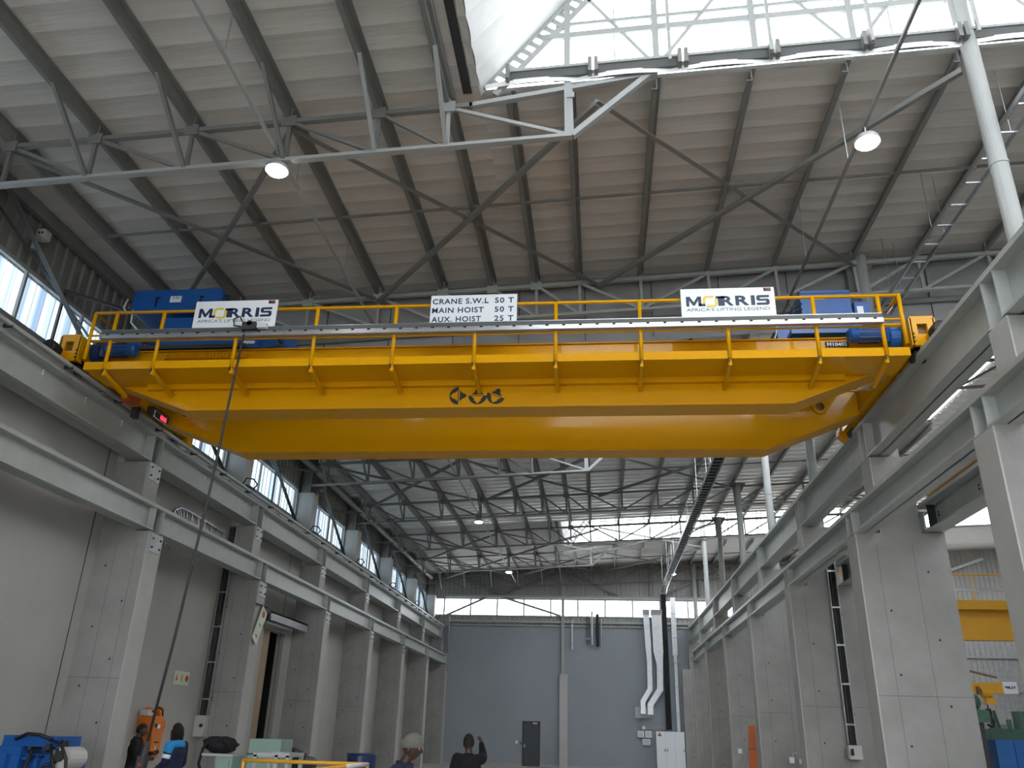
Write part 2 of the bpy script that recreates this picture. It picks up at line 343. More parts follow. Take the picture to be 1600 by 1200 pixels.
# raised rooflights: sloped left cheek of white foil, glazed gables, unseen top made opaque to cut the light
def rooflight(i, y0, y1, where):
    XO1 = 11.6 if i == 2 else 23.5
    z0 = zr(XO0); x2 = XO0+1.9; z2 = z0+2.55
    def zt(x): return z2+S*(x-x2)
    mb = MB(); dx, dz = x2-XO0, z2-z0; L = math.hypot(dx, dz); v = Vector((dx, 0, dz)).normalized(); n = Vector((dz, 0, -dx)).normalized()
    mb.corr((XO0, y0, z0), (0, 1, 0), v, n, y1-y0, L, 0.55, 0.03, shape='soft')
    mb.add([(XO0-0.1, y0, z0), (x2-0.1, y0, z2), (x2-0.1, y1, z2), (XO0-0.1, y1, z0)], [(0, 1, 2, 3)])
    mb.add([(x2-0.1, y0-0.1, z2), (XO1+0.1, y0-0.1, zt(XO1)), (XO1+0.1, y1+0.1, zt(XO1)), (x2-0.1, y1+0.1, z2)], [(0, 1, 2, 3)])
    cw = mb.build('wall_upper_%d' % i, 'insulw'); tag(cw, 'sloping white foil cheek of the %s rooflight' % where, 'wall', None, 'structure')
    g = MB()
    for y in (y0, y1): g.add([(XO0, y, z0), (XO1, y, zr(XO1)), (XO1, y, zt(XO1)), (x2, y, z2)], [(0, 1, 2, 3)])
    g.add([(XO1, y0, zr(XO1)), (XO1, y1, zr(XO1)), (XO1, y1, zt(XO1)), (XO1, y0, zt(XO1))], [(0, 1, 2, 3)])
    wo = g.build('window_%d' % (30+i), 'pane'); tag(wo, 'glowing white glazing of the %s raised rooflight' % where, 'window', None, 'structure')
    f = MB(); yb = y1-0.12
    p0, p1 = Vector((XO0+0.05, yb, z0+0.05)), Vector((x2+0.1, yb, z2))           # slanted rake beam with holes
    off = Vector((dz, 0, -dx)).normalized()*0.16
    f.bar(p0, p1, 0.10, 0.06, up=(0, 1, 0)); f.bar(p0+off*1.6, p1+off*1.6, 0.10, 0.05, up=(0, 1, 0))
    for k in range(1, 16): c = p0.lerp(p1, k/16); f.bar(c, c+off*1.6, 0.09, 0.02, up=(0, 1, 0))
    f.build('rake_beam', 'palesteel', wo)
    f = MB()
    for dz_, r in ((1.05, 0.055), (1.30, 0.03)): f.bar((XO0+dz_*0.95, yb, zr(XO0)+dz_), (XO1, yb, zr(XO1)+dz_), 0.06, r*2)
    for k in range(5): xx = XO0+2.2+k*4.4; f.bar((xx, y1-0.03, zr(xx)), (xx, y1-0.03, zt(xx)), 0.02, 0.02)
    f.build('glazing_rail', 'palesteel', wo)
    if i == 1:   # gutter channels along the far sill, joined by paired cleats
        f = MB()
        for q in range(8):
            xa = XO0+0.45+q*1.42 if q else XO0+0.45; xb = xa+1.36
            f.bar((xa, yb-0.05, zr(xa)+0.16), (xb, yb-0.05, zr(xb)+0.16), 0.10, 0.20, 'gutter'); f.bar((xa, yb-0.10, zr(xa)+0.25), (xb, yb-0.10, zr(xb)+0.25), 0.05, 0.05, 'palesteel')
            for c in (xa+0.02, xb-0.02): f.box(c-0.03, c+0.03, yb-0.22, yb-0.08, zr(c)+0.02, zr(c)+0.30, 'roofsteel')
        f.build('gutter', 'palesteel', wo)
        f = MB(); f.corr((XO0+0.1, y1-0.16, zr(XO0)-0.02), (1, 0, S), (0, 0, 1), (0, -1, 0), XO1-XO0, 0.10, 1.45, 0.07, shape='soft'); f.build('foil_edge', 'insulw', wo)
    f = MB(); xk = XO0-0.20; f.box(xk-0.07, xk+0.07, y0, y1-0.1, zr(xk)-0.02, zr(xk)+0.30, 'dark'); f.box(xk-0.30, xk-0.22, y0, y1-0.1, zr(xk)-0.16, zr(xk)-0.02); f.build('edge_channel', 'roofsteel', wo)
    pl = portal('rooflight_portal', ((XO0+XO1)/2, (y0+y1)/2, zr((XO0+XO1)/2)), (0.052, 0, -1), XO1-XO0, y1-y0)
for q_, nm_ in ((0, 'added rearmost'), (1, 'nearest'), (2, 'middle'), (3, 'farthest')): rooflight(q_, OPEN[q_][0], OPEN[q_][1], nm_)
portal('left_strip_portal', (XUL-0.1, (YF+YB)/2, 9.1), (1, 0, 0), YB-YF, 1.1)
portal('end_strip_portal', (2.2, YB+0.12, 8.9), (0, -1, 0), 23.6, 1.0)

# ================================================================== COLUMNS
ties = [(0.28, 0.75), (0.28, 1.75), (0.28, 2.9), (0.28, 4.0), (0.75, 1.2), (0.75, 2.4), (0.75, 3.5), (0.75, 4.7)]
def concrete_column(x0, x1, xu, xt, y, side, label, group, ztop, k):
    """lower shaft x0..x1, middle shaft starts at xu, upper stage at xt (left columns only); side +1 faces right"""
    o = thing('concrete_column', ((x0+x1)/2, y, 0), label, 'column', group)
    a, b = min(x0, x1), max(x0, x1); mb = MB(); mb.box(a, b, y-0.275, y+0.275, 0, 5.42)
    f = x0                                                     # runway side face
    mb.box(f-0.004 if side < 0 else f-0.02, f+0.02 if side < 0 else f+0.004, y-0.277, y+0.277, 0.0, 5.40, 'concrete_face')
    for u, z in ties: mb.cyl((x0+(x1-x0)*u, y-0.279, z), (x0+(x1-x0)*u, y-0.26, z), 0.022, 8, 'dark')
    for u in (0.22, 0.62): mb.box(x0+(x1-x0)*u, x0+(x1-x0)*u+0.005, y-0.2756, y-0.27, 0.0, 5.2, 'dark')
    mb.box(a, b, y-0.2756, y-0.27, 2.55, 2.556, 'dark')
    mb.build('lower_shaft', 'concrete', o)
    mb = MB(); xe = x1 if side > 0 else x1-0.40
    mb.box(min(xu, xe), max(xu, xe), y-0.26, y+0.26, 5.40, ztop)
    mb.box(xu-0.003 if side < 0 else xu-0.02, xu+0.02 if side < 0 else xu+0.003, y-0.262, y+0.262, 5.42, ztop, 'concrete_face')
    for u, z in ((0.3, 5.8), (0.72, 6.25)): xx = xu+(xe-xu)*u; mb.cyl((xx, y-0.263, z), (xx, y-0.25, z), 0.022, 8, 'dark')
    mb.build('upper_shaft', 'concrete', o)
    if side > 0:
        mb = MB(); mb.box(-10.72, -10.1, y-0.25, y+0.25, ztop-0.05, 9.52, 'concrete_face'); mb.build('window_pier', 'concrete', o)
        mb = MB(); mb.box(-10.12, -9.98, y-0.1, y+0.1, 7.9, 8.15); mb.tube([(-10.1, y-0.25, 8.1), (-9.95, y-0.35, 8.28), (-9.85, y-0.1, 8.32), (-9.85, y+0.2, 8.25), (-10.0, y+0.3, 8.12)], 0.022, 6); mb.tube([(-10.05, y-0.1, 8.15), (-9.9, y-0.2, 8.05), (-9.85, y+0.1, 8.0)], 0.02, 6); mb.build('cable_bracket', 'dark', o)
        mb = MB(); mb.isec((-10.42, y, 9.5), (-10.42, y, zr(-10.42)-0.02), 0.34, 0.44); mb.build('top_post', 'roofsteel', o)
        for z in (5.02, ztop-0.36):
            mb = MB(); fx = x0 if z < 6 else xu
            mb.box(fx-0.01, fx+0.022, y-0.24, y+0.24, z, z+0.36)
            for dy in (-0.15, 0.15):
                for dz in (0.09, 0.27): mb.cyl((fx+0.02, y+dy, z+dz), (fx+0.05, y+dy, z+dz), 0.022, 8, 'dark')
            mb.build('bolted_plate', 'galvdull', o)
    return o
for k, y in enumerate(YC):
    concrete_column(XL1, XWL, XL2, -9.95, y, 1, 'deep concrete column along the plastered wall, %s one counted from the camera' % ORD[k+1] if k < 7 else 'concrete column in the corner between window wall and end wall', 'wall columns', 6.92, k)
    if k < 7 or True:
        concrete_column(XR1, 6.44, XR2, 0, y-0.05, -1, 'wide freestanding concrete column, %s one counted from the camera' % ORD[k+1], 'freestanding columns', 6.92, k)
# round tubular posts carrying the roof on the right columns
for k, y in enumerate(YC):
    zt_ = 12.9 if k in (0, 3, 6) else zr(5.85)-0.15
    o = thing('roof_post', (5.85, y, 6.92), 'round grey steel post rising to the roof from the %s freestanding concrete column' % ORD[k+1], 'post', 'round roof posts')
    MB().cyl((5.85, y, 6.94), (5.85, y, zt_), 0.125, 20).build('post_tube', 'palesteel', o, smooth=False)
    m2 = MB(); m2.box(5.62, 6.08, y-0.2, y+0.2, 6.92, 6.95); m2.build('base_plate', 'palesteel', o); MB().cyl((5.85, y, 9.5), (5.85, y, 9.54), 0.135, 20).build('collar', 'palesteel', o)
    if k not in (0, 3, 6):
        m2 = MB(); m2.prism([(-0.35, 0), (0.35, 0), (0.14, -0.4), (-0.14, -0.4)], (5.85, y-0.02, zt_), (1, 0, 0), (0, 0, 1), (0, 1, 0), 0.04); m2.build('head_gusset', 'roofsteel', o)

# ================================================================== RUNWAY BEAMS
def runway(line, k, x0, x1, zb, zt_, face, label, group, rail=None):
    y0 = YC[k-1] if k else YC[0]-5.9; y1 = YC[k]; xc = (x0+x1)/2
    g = 0.07
    o = thing('runway_beam', (xc, (y0+y1)/2, zb), label, 'steel beam', group)
    mb = MB(); w_ = abs(x1-x0); mb.box(min(x0, x1), max(x0, x1), y0, y1, zt_-0.075, zt_)        # top channel
    mb.box(min(x0, x1), max(x0, x1), y0+g*2.6, y1-g*2.6, zb, zb+0.03); mb.box(xc-0.012, xc+0.012, y0+g*2.6, y1-g*2.6, zb, zt_-0.02)
    mb.build('beam_section', 'steel', o)
    for ys in (y0+g*2.4, y1-g*2.8): MB().box(min(x0, x1)+0.01, max(x0, x1)-0.01, ys, ys+0.025, zb+0.01, zt_-0.07).build('end_stiffener', 'steel', o)
    if rail:
        mb = MB(); mb.box(rail-0.06, rail+0.06, y0, y1, zt_, zt_+0.02, 'galvdull'); mb.box(rail-0.02, rail+0.02, y0, y1, zt_+0.02, zt_+0.11, 'galvdull'); mb.box(rail-0.035, rail+0.035, y0, y1, zt_+0.11, zt_+0.15, 'galvdull')
        for q in range(1, 5):
            yy = y0+(y1-y0)*q/5; mb.box(rail-0.16, rail+0.16, yy-0.05, yy+0.05, zt_, zt_+0.03, 'galvdull')
        mb.build('crane_rail', 'galvdull', o)
    return o
near = ['', 'nearest the camera', '', '', '', '', '', '']
for k in range(0, 8):
    pos = ('in the span before the first column' if k == 0 else 'spanning from %s to %s column' % (ORD[k], ORD[k+1]))
    runway('L1', k, XL1, XL1-0.33, 5.45, 6.0, 1, 'lower runway beam on the window-wall side %s' % pos, 'lower runway beams, window-wall side')
    ob = runway('L2', k, XL2, XL2-0.44, 6.95, 7.6, 1, 'upper runway beam below the window strip %s' % pos, 'upper runway beams, window-wall side', rail=-9.60)
    if k < 7:
        pos = ('in the span nearest the camera' if k == 0 else 'spanning from %s to %s column' % (ORD[k], ORD[k+1]))
        runway('R1', k, XR1, XR1+0.36, 5.42, 5.92, -1, 'lower runway beam on freestanding columns %s' % pos, 'lower runway beams, column side')
    runway('R2', k, XR2, XR2+0.40, 6.95, 7.74, -1, 'upper runway beam on freestanding columns %s' % pos if k < 7 else 'upper runway beam on freestanding columns ending at the back wall', 'upper runway beams, column side', rail=5.46)
# yellow hangers and conductor bar along the upper left beam face
o = thing('conductor_rail', (XL2+0.1, 20, 7.35), 'thin conductor bar bracketed along the face of the upper runway beam below windows', 'rail')
mb = MB(); mb.box(XL2+0.10, XL2+0.16, -1, 51, 7.62, 7.68); mb.box(XL2+0.02, XL2+0.10, -1, 51, 7.66, 7.675, 'galvdull'); mb.build('bar', 'steel', o)
b_ = MB().box(XL2, XL2+0.16, 1, 1.04, 7.60, 7.66).build('bracket', 'dark', o); repeat(b_, [(0, k*1.65, 0) for k in range(1, 30)])
mb = MB()
for k in range(30):
    for dz in (0, 0.06): mb.box(XL2-0.2, XL2-0.185, 11+k*1.3, 11.03+k*1.3, 7.38+dz, 7.42+dz)
mb.build('bolt', 'white', o)

# ================================================================== ROOF STEEL
PX = [-9.75, -8.25, -6.58, -4.92, -3.43, -2.29, -1.29, -0.32, 1.05, 2.54, 4.01, 5.69, 7.05, 8.52, 10.0, 11.6]
def purlin(x, y0, y1, label, group, z_off=-0.13, deep=0.22):
    mb = MB(); mb.zsec((x, y0, zr(x)+z_off), (x, y1, zr(x)+z_off), 0.075, deep)
    return tag(mb.build('roof_purlin', 'roofsteel'), label, 'purlin', group, 'thing')
for i, x in enumerate(PX):
    wh = ORD[i+1] if i < 15 else 'last'
    if x < XO0-0.2: purlin(x, YF, 16.3, 'grey steel roof purlin in front of the grey foil curtain, %s from the window wall' % wh, 'nearer roof purlins')
    else: purlin(x, YC[0]+0.05, 16.3, 'grey steel roof purlin from rooflight edge to grey foil curtain, %s from the window wall' % wh, 'nearer roof purlins')
    # beyond the curtain
    if x < XO0-0.2: purlin(x, 16.7, YB, 'grey steel roof purlin under the bare metal roof, %s from the window wall' % wh, 'farther roof purlins', -0.13)
    else:
        purlin(x, 16.7, 22.1, 'grey steel roof purlin just beyond the foil curtain, %s from the window wall' % wh, 'purlins beyond the curtain')
        purlin(x, 27.95, 39.75, 'grey steel roof purlin between middle and farthest rooflight, %s from the window wall' % wh, 'farther roof purlins')
        purlin(x, 45.6, YB, 'grey steel roof purlin beyond the farthest rooflight, %s from the window wall' % wh, 'farthest roof purlins')
def eave(label):
    o = thing('eaves_beam', (-10.55, 19, zr(-10.5)-0.2), label, 'steel beam')
    MB().bar((-10.58, YF, zr(-10.5)-0.16), (-10.58, YB, zr(-10.5)-0.16), 0.12, 0.26).build('beam_section', 'roofsteel', o)
    MB().cyl((-10.25, 16.5, 10.45), (-10.25, 50.5, 10.45), 0.11, 14).build('eaves_pipe', 'roofsteel', o)
eave('grey eaves beam along the top of the window wall')

def truss(k):
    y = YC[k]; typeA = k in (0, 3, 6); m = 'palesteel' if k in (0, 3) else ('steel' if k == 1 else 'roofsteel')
    zc = lambda x: zr(x)-0.30; zb = lambda x: zr(x)-1.08
    lab = 'steel roof truss ending in a raised tip below the %s rooflight' % {0: 'nearest', 3: 'middle', 6: 'farthest'}[k] if typeA else \
          {1: 'steel roof truss in front of the grey foil curtain above the crane', 2: 'steel roof truss hidden just beyond the yellow crane', 4: 'full-width steel roof truss under the bare metal roof beyond the crane', 5: 'full-width steel roof truss at the near edge of the farthest rooflight', 7: 'steel roof truss against the end wall'}[k]
    o = thing('roof_truss', (0, y, zr(0)-0.7), lab, 'roof truss', 'roof trusses')
    xe = -0.30 if typeA else 12.0
    xt = -1.9 if typeA else 12.0; mb = MB(); mb.bar((-10.4, y, zc(-10.4)), (xt, y, zc(xt)), 0.09, 0.08); mb.build('top_chord', 'roofsteel' if k != 1 else 'steel', o)
    mb = MB(); mb.bar((-10.4, y, zb(-10.4)), (xe, y, zb(xe)), 0.11, 0.06)
    if typeA: mb.bar((xe, y, zb(xe)), (1.06, y, zr(1.06)+0.12), 0.10, 0.09)
    mb.build('bottom_chord', m, o)
    nodes = [x for x in PX if x < xe+0.4 and not (typeA and x == -1.29)]
    for i, x in enumerate(nodes):
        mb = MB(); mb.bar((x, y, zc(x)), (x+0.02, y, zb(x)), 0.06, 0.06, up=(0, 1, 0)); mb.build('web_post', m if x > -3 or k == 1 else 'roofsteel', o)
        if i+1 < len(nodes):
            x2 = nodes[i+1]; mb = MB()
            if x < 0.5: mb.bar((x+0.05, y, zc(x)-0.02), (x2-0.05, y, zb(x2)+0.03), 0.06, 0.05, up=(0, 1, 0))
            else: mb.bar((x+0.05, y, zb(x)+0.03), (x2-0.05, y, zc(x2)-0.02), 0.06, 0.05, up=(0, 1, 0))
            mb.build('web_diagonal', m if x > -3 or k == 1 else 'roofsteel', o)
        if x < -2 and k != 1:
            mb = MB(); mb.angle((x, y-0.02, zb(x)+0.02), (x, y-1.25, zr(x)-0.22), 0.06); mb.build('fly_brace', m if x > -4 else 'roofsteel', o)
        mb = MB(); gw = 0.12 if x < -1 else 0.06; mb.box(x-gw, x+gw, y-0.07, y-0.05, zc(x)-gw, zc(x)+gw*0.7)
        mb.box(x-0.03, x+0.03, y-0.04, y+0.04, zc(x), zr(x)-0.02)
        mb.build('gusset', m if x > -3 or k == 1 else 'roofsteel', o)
    if typeA:     # white lattice standing in the rooflight
        px = [-0.38, 1.06, 2.62, 4.15, 5.72, 7.2, 8.8]; zt_ = lambda x: zr(x)+2.35
        mb = MB(); mb.bar((-0.38, y, zt_(-0.38)), (9.5, y, zt_(9.5)), 0.12, 0.10); mb.build('upper_chord', 'palesteel', o)
        mb = MB(); mb.bar((-0.6, y, zr(-0.6)+0.13), (12.0, y, zr(12.0)+0.13), 0.10, 0.10); mb.build('sill_chord', 'palesteel', o)
        mb = MB(); mb.bar((-1.95, y, zc(-1.95)), (1.06, y, zr(1.06)+0.02), 0.09, 0.08); mb.bar((-0.36, y, zb(-0.36)), (-0.37, y, zr(-0.36)), 0.11, 0.10, up=(0, 1, 0)); mb.build('raking_tie', 'palesteel', o)
        for i, x in enumerate(px):
            mb = MB(); mb.bar((x, y, zr(x)+0.1), (x, y, zt_(x)), 0.10, 0.09, up=(0, 1, 0))
            if x > 0: mb.bar((x+0.19, y-0.25, zr(x)+0.05), (x+0.19, y-0.25, zt_(x)), 0.05, 0.05, up=(0, 1, 0))
            mb.build('lattice_post', 'palesteel', o)
            if i+1 < len(px):
                x2 = px[i+1]; mb = MB()
                if i % 2 == 0: mb.bar((x, y, zt_(x)-0.05), (x2, y, zr(x2)+0.15), 0.06, 0.05, up=(0, 1, 0))
                else: mb.bar((x, y, zr(x)+0.15), (x2, y, zt_(x2)-0.05), 0.06, 0.05, up=(0, 1, 0))
                mb.build('lattice_diagonal', 'palesteel', o)
for k in range(8): truss(k)

# cross bracing in the roof plane
NX = [-9.75, -4.92, 0.10, 5.69]
names = ['window-wall side', 'middle', 'column side']
for k in (0, 3, 5, 6):
    for j in range(3):
        y0, y1 = YC[k]+0.05, YC[k+1]-0.05; x0, x1 = NX[j], NX[j+1]
        where = {0: 'above the crane', 3: 'beyond the crane', 5: 'at the farthest rooflight', 6: 'before the end wall'}[k]
        o = thing('roof_bracing', ((x0+x1)/2, (y0+y1)/2, zr((x0+x1)/2)-0.36), 'crossed steel roof bracing %s, %s bay of three' % (where, names[j]), 'bracing', 'roof bracing')
        for (xa, xb, dz) in ((x0, x1, 0.0), (x1, x0, -0.07)):
            mb = MB(); mb.angle((xa, y0, zr(xa)-0.36+dz), (xb, y1, zr(xb)-0.36+dz), 0.085); mb.build('brace', 'roofsteel', o)
        xm, ym = (x0+x1)/2, (y0+y1)/2; mb = MB(); mb.cyl((xm, ym, zr(xm)-0.42), (xm, ym, zr(xm)-0.34), 0.10, 8); mb.build('crossing_plate', 'roofsteel', o)
# sag bars between purlins at mid bay
for k, yy in enumerate((13.1, 19.1, 31.0, 36.8, 48.5)):
    xe = 12.0
    o = thing('sag_rod', (0, yy, zr(0)-0.2), 'thin tie bar running across the purlins %s' % ['above the crane', 'just beyond the foil curtain', 'in third bay beyond crane', 'in fourth bay beyond crane', 'near the end wall'][k], 'tie bar', 'purlin tie bars')
    mb = MB(); mb.bar((-9.75, yy, zr(-9.75)-0.2), (xe, yy, zr(xe)-0.2), 0.035, 0.05); mb.build('bar', 'roofsteel', o)
    for x in PX: MB().box(x-0.06, x+0.02, yy-0.05, yy+0.05, zr(x)-0.24, zr(x)-0.15).build('clip', 'roofsteel', o)
# hanging foil curtain behind the second truss
mb = MB(); n = 60; vs = []; fs = []
for i in range(n+1):
    x = -10.6+24*i/n
    for j in range(7):
        t = j/6; vs.append((x, 16.52+0.03*math.sin(i*1.7+j)*math.sin(j*1.3+i*0.6), zr(x)-0.05-t*(1.66-0.012*x)))
for i in range(n):
    for j in range(6): a = i*7+j; fs.append((a, a+1, a+8, a+7))
mb.add(vs, fs)
for q in range(16): x = -9.2+q*1.5; mb.box(x-0.008, x+0.008, 16.46, 16.475, zr(x)-1.6, zr(x)-0.1, 'dark')
o = mb.build('hanging_curtain', 'curtain'); tag(o, 'grey foil curtain hanging from the roof behind the crane', 'curtain', None, 'thing')
for dz, h in ((0.12, 0.16), (1.18, 0.12)): MB().bar((-10.6, 16.44, zr(-10.6)-dz), (13, 16.44, zr(13)-dz), 0.06, h).build('curtain_rail', 'roofsteel', o)
o = thing('gable_post', (5.69, 16.38, 10), 'flat grey steel post on the foil curtain behind auxiliary hoist', 'post')
mb = MB(); mb.box(5.56, 5.86, 16.25, 16.43, 7.0, zr(5.7)-0.2); mb.build('post_section', 'roofsteel', o)

# wind bracing on the left wall
for k in (0, 1, 2, 3, 4, 5, 6):
    y0, y1 = YC[k]+0.3, YC[k+1]-0.3
    o = thing('wall_brace', (-10.45, (y0+y1)/2, 9.7), 'slanting steel wind braces on window wall above the windows, %s bay' % ORD[k+1], 'bracing', 'left wall braces')
    mb = MB()
    mb.angle((-10.40, y0+0.4, 10.7), (-10.36, y0+4.6, 8.35), 0.11); mb.build('brace', 'gutter', o)
    mb = MB(); mb.angle((-10.55, y0+0.6, 10.25), (-10.55, y0+3.9, 9.2), 0.05); mb.build('stay', 'gutter', o)
    mb = MB(); mb.bar((-10.6, y1-2.4, 9.75), (-9.9, y1-0.4, 10.15), 0.05, 0.06); mb.build('strut', 'gutter', o); MB().bar((-10.6, y0+2.9, 8.5), (-10.6, y0+2.9, 9.7), 0.05, 0.05).build('strut', 'gutter', o)
# wall loudspeakers / junction boxes under the eaves
for k, (y, z) in enumerate(((12.35, 10.32), (29.6, 10.2), (35.6, 10.2), (41.4, 10.2))):
    o = thing('wall_box', (-10.45, y, z), 'small pale box under the eaves of the window wall, %s from the camera' % ORD[k+1], 'box', 'eaves boxes')
    mb = MB(); mb.box(-10.58, -10.40, y-0.09, y+0.09, z-0.09, z+0.1); mb.box(-10.66, -10.58, y-0.04, y+0.04, z-0.3, z); mb.build('casing', 'handgrey', o)
    mb = MB()
    for dx in (-0.035, 0.035): mb.cyl((-10.49+dx, y-0.095, z+0.02), (-10.49+dx, y-0.085, z+0.02), 0.022, 12)
    mb.build('socket', 'black', o)
# light conduits with high bay lamps
def lamp(x, y, z, label):
    o = thing('high_bay_lamp', (x, y, z), label, 'ceiling lamp', 'high bay lamps')
    mb = MB(); mb.tube([(x, y, z), (x, y, z+0.05), (x, y, z+0.1), (x, y, z+0.17)], [0.17, 0.18, 0.15, 0.06], 24); mb.build('housing', 'galvdull', o, smooth=True)
    MB().tube([(x, y, z-0.05), (x, y, z-0.03), (x, y, z)], [0.09, 0.15, 0.175], 28).build('diffuser', 'lamp', o)
    MB().tube([(x, y, z+0.17), (x, y, z+0.32)], 0.012, 6).build('hook', 'galv', o)
    l = bpy.data.lights.new('lamp_light', 'AREA'); l.shape = 'DISK'; l.size = 0.32; l.energy = 60; l.color = (1, 0.97, 0.92)
    lo = bpy.data.objects.new('lamp_light', l); C.objects.link(lo); lo.parent = o; lo.location = (0, 0, -0.03)
CZ = 10.25
for x, nm in ((-5.0, 'left'), (4.05, 'right')):
    o = thing('lighting_conduit', (x, 16, CZ), 'straight lighting conduit under the roof on the %s carrying lamps' % {'left': 'window-wall side', 'right': 'rooflight side'}[nm], 'conduit', 'lighting conduits')
    MB().bar((x, -2, CZ), (x, 50.5, CZ), 0.045, 0.05).build('trunking', 'palesteel' if nm == 'left' else 'roofsteel', o)
    for q in range(17):
        yy = 5.2+q*2.9
        if any(a-0.3 < yy < b+0.3 for a, b in OPEN) and x > XO0: continue
        MB().tube([(x, yy, CZ), (x, yy, zr(x)-0.1)], 0.008, 5).build('hanger', 'galv', o)
lamp(-5.0, 10.22, 9.93, 'round glowing lamp above the main hoist end of the crane'); lamp(4.05, 10.15, 9.93, 'round glowing lamp above the auxiliary hoist end of the crane')
lamp(-4.98, 33.8, 9.93, 'glowing lamp beyond the crane under the bare metal roof'); lamp(-4.9, 45.5, 9.93, 'distant glowing lamp near the end wall on window-wall side conduit'); lamp(4.05, 45.65, 9.93, 'distant glowing lamp beside the black cable ladder')

# cable ladders
def ladder(name, pts, wid, axis, label, rung=0.3, cables=None, m='galv'):
    o = thing(name, pts[0], label, 'cable ladder'); ax = Vector(axis)*(wid/2);
    for s in (-1, 1):
        mb = MB()
        for a, b in zip(pts, pts[1:]): mb.bar(Vector(a)+ax*s, Vector(b)+ax*s, 0.03, 0.09, up=(0, 0, 1))
        mb.build('side_rail', m, o)
    first = None
    for a, b in zip(pts, pts[1:]):
        a, b = Vector(a), Vector(b); n = int((b-a).length/rung)
        for i in range(n):
            c = a.lerp(b, (i+0.5)/n)
            if first is None: f0 = c; first = MB().bar(c-ax, c+ax, 0.04, 0.025).build('rung', m, o)
            else: repeat(first, [c-f0])
    if cables:
        off = Vector(cables)
        for s in (-0.7, -0.35, 0, 0.35, 0.7): MB().tube([Vector(p)+ax*s+off for p in pts], 0.035, 6).build('cable', 'black', o)
    return o
ladder('cable_ladder', [(6.3, 3.5, 10.42), (6.3, 17.2, 10.42)], 0.30, (1, 0, 0), 'pale cable ladder hung under the roof beside the nearest roof post', 0.62)
ladder('cable_ladder', [(3.78, 16.9, 9.8), (3.85, 49.2, 9.8), (3.92, 50.9, 9.75)], 0.34, (1, 0, 0), 'long cable ladder with black cables running to the end wall', 0.345, (0, 0, 0.05))
o = ladder('cable_ladder', [(3.95, 51.62, 9.75), (3.95, 51.62, 2.15)], 0.30, (1, 0, 0), 'vertical black cable ladder down the end wall to the white cabinet', 0.4, (0, -0.05, 0), 'dark')
for k, (x, ys) in enumerate(((6.16, (5.2, 7.8, 10.6, 13.3, 15.6)), (6.46, (5.4, 8.0, 10.8, 13.5, 15.8)))):
    o = thing('ladder_hanger', (x, 10, 10.4), 'thin threaded rods hanging the pale cable ladder near the roof post, %s row' % ['inner', 'outer'][k], 'hanger rod', 'ladder hangers')
    for y in ys: MB().tube([(x, y, 10.4), (x, y, zr(x)-0.05)], 0.007, 5).build('rod', 'galv', o)
o = thing('ladder_hanger', (3.8, 33, 9.8), 'thin rods hanging the long cable ladder beyond the crane', 'hanger rod')
for k in range(9):
    for x in (3.62, 4.0): yy = 18.5+k*3.6; MB().tube([(x, yy, 9.8), (x, yy, zr(x))], 0.008, 5).build('rod', 'galv', o)

# ================================================================== OVERHEAD CRANE
cr = thing('overhead_crane', (-2.05, 14.6, 7.72), 'large yellow double-girder overhead crane spanning the hall on its runway rails', 'overhead crane')
XA, XB, ZB, ZT = -9.32, 5.16, 7.03, 8.20
def girder(y0, y1, holes):
    poly = [(XA, 7.74), (-7.40, ZB), (3.33, ZB), (XB, 7.74), (XB, ZT), (XA, ZT)]
    mb = MB(); mb.prism(poly, (0, y0, 0), (1, 0, 0), (0, 0, 1), (0, 1, 0), y1-y0)
    for yy0, yy1 in ((y0-0.035, y1+0.035),):                      # flange plates a little proud of the webs
        mb.box(XA, XB, yy0, yy1, ZT, ZT+0.025); mb.box(-7.40, 3.33, yy0, yy1, ZB-0.025, ZB)
        mb.prism([(XA, 7.74), (-7.40, ZB), (-7.40, ZB-0.025), (XA, 7.715)], (0, yy0, 0), (1, 0, 0), (0, 0, 1), (0, 1, 0), yy1-yy0)
        mb.prism([(3.33, ZB-0.025), (XB, 7.715), (XB, 7.74), (3.33, ZB)], (0, yy0, 0), (1, 0, 0), (0, 0, 1), (0, 1, 0), yy1-yy0)
    g = mb.build('girder', 'yellow', cr)
    bv = g.modifiers.new('edge', 'BEVEL'); bv.width = 0.006; bv.segments = 2; bv.limit_method = 'ANGLE'
    mb = MB(); yc = (y0+y1)/2; mb.box(XA, XB, yc-0.03, yc+0.03, ZT+0.025, ZT+0.085); mb.build('trolley_rail', 'galvdull', g)
    if holes:
        for x in (-8.72, 4.42):
            mb = MB(); n = 24
            ring = []
            for q in range(n):
                a = 2*PI*q/n; ring.append((math.cos(a), math.sin(a)))
            vs = [(x+0.15*c, y0-0.05, 7.88+0.15*s) for c, s in ring]+[(x+0.085*c, y0-0.05, 7.88+0.085*s) for c, s in ring]+[(x+0.15*c, y0, 7.88+0.15*s) for c, s in ring]+[(x+0.085*c, y0, 7.88+0.085*s) for c, s in ring]
            fs = []
            for q in range(n): r = (q+1) % n; fs += [(q, r, n+r, n+q), (q, 2*n+q, 2*n+r, r), (n+q, n+r, 3*n+r, 3*n+q)]
            mb.add(vs, fs); mb.cyl((x, y0-0.004, 7.88), (x, y0+0.001, 7.88), 0.086, 20, 'copper'); mb.build('access_collar', 'yellow', g)
    return g
gf = girder(13.2, 13.65, False); gr_ = girder(15.6, 16.05, True)
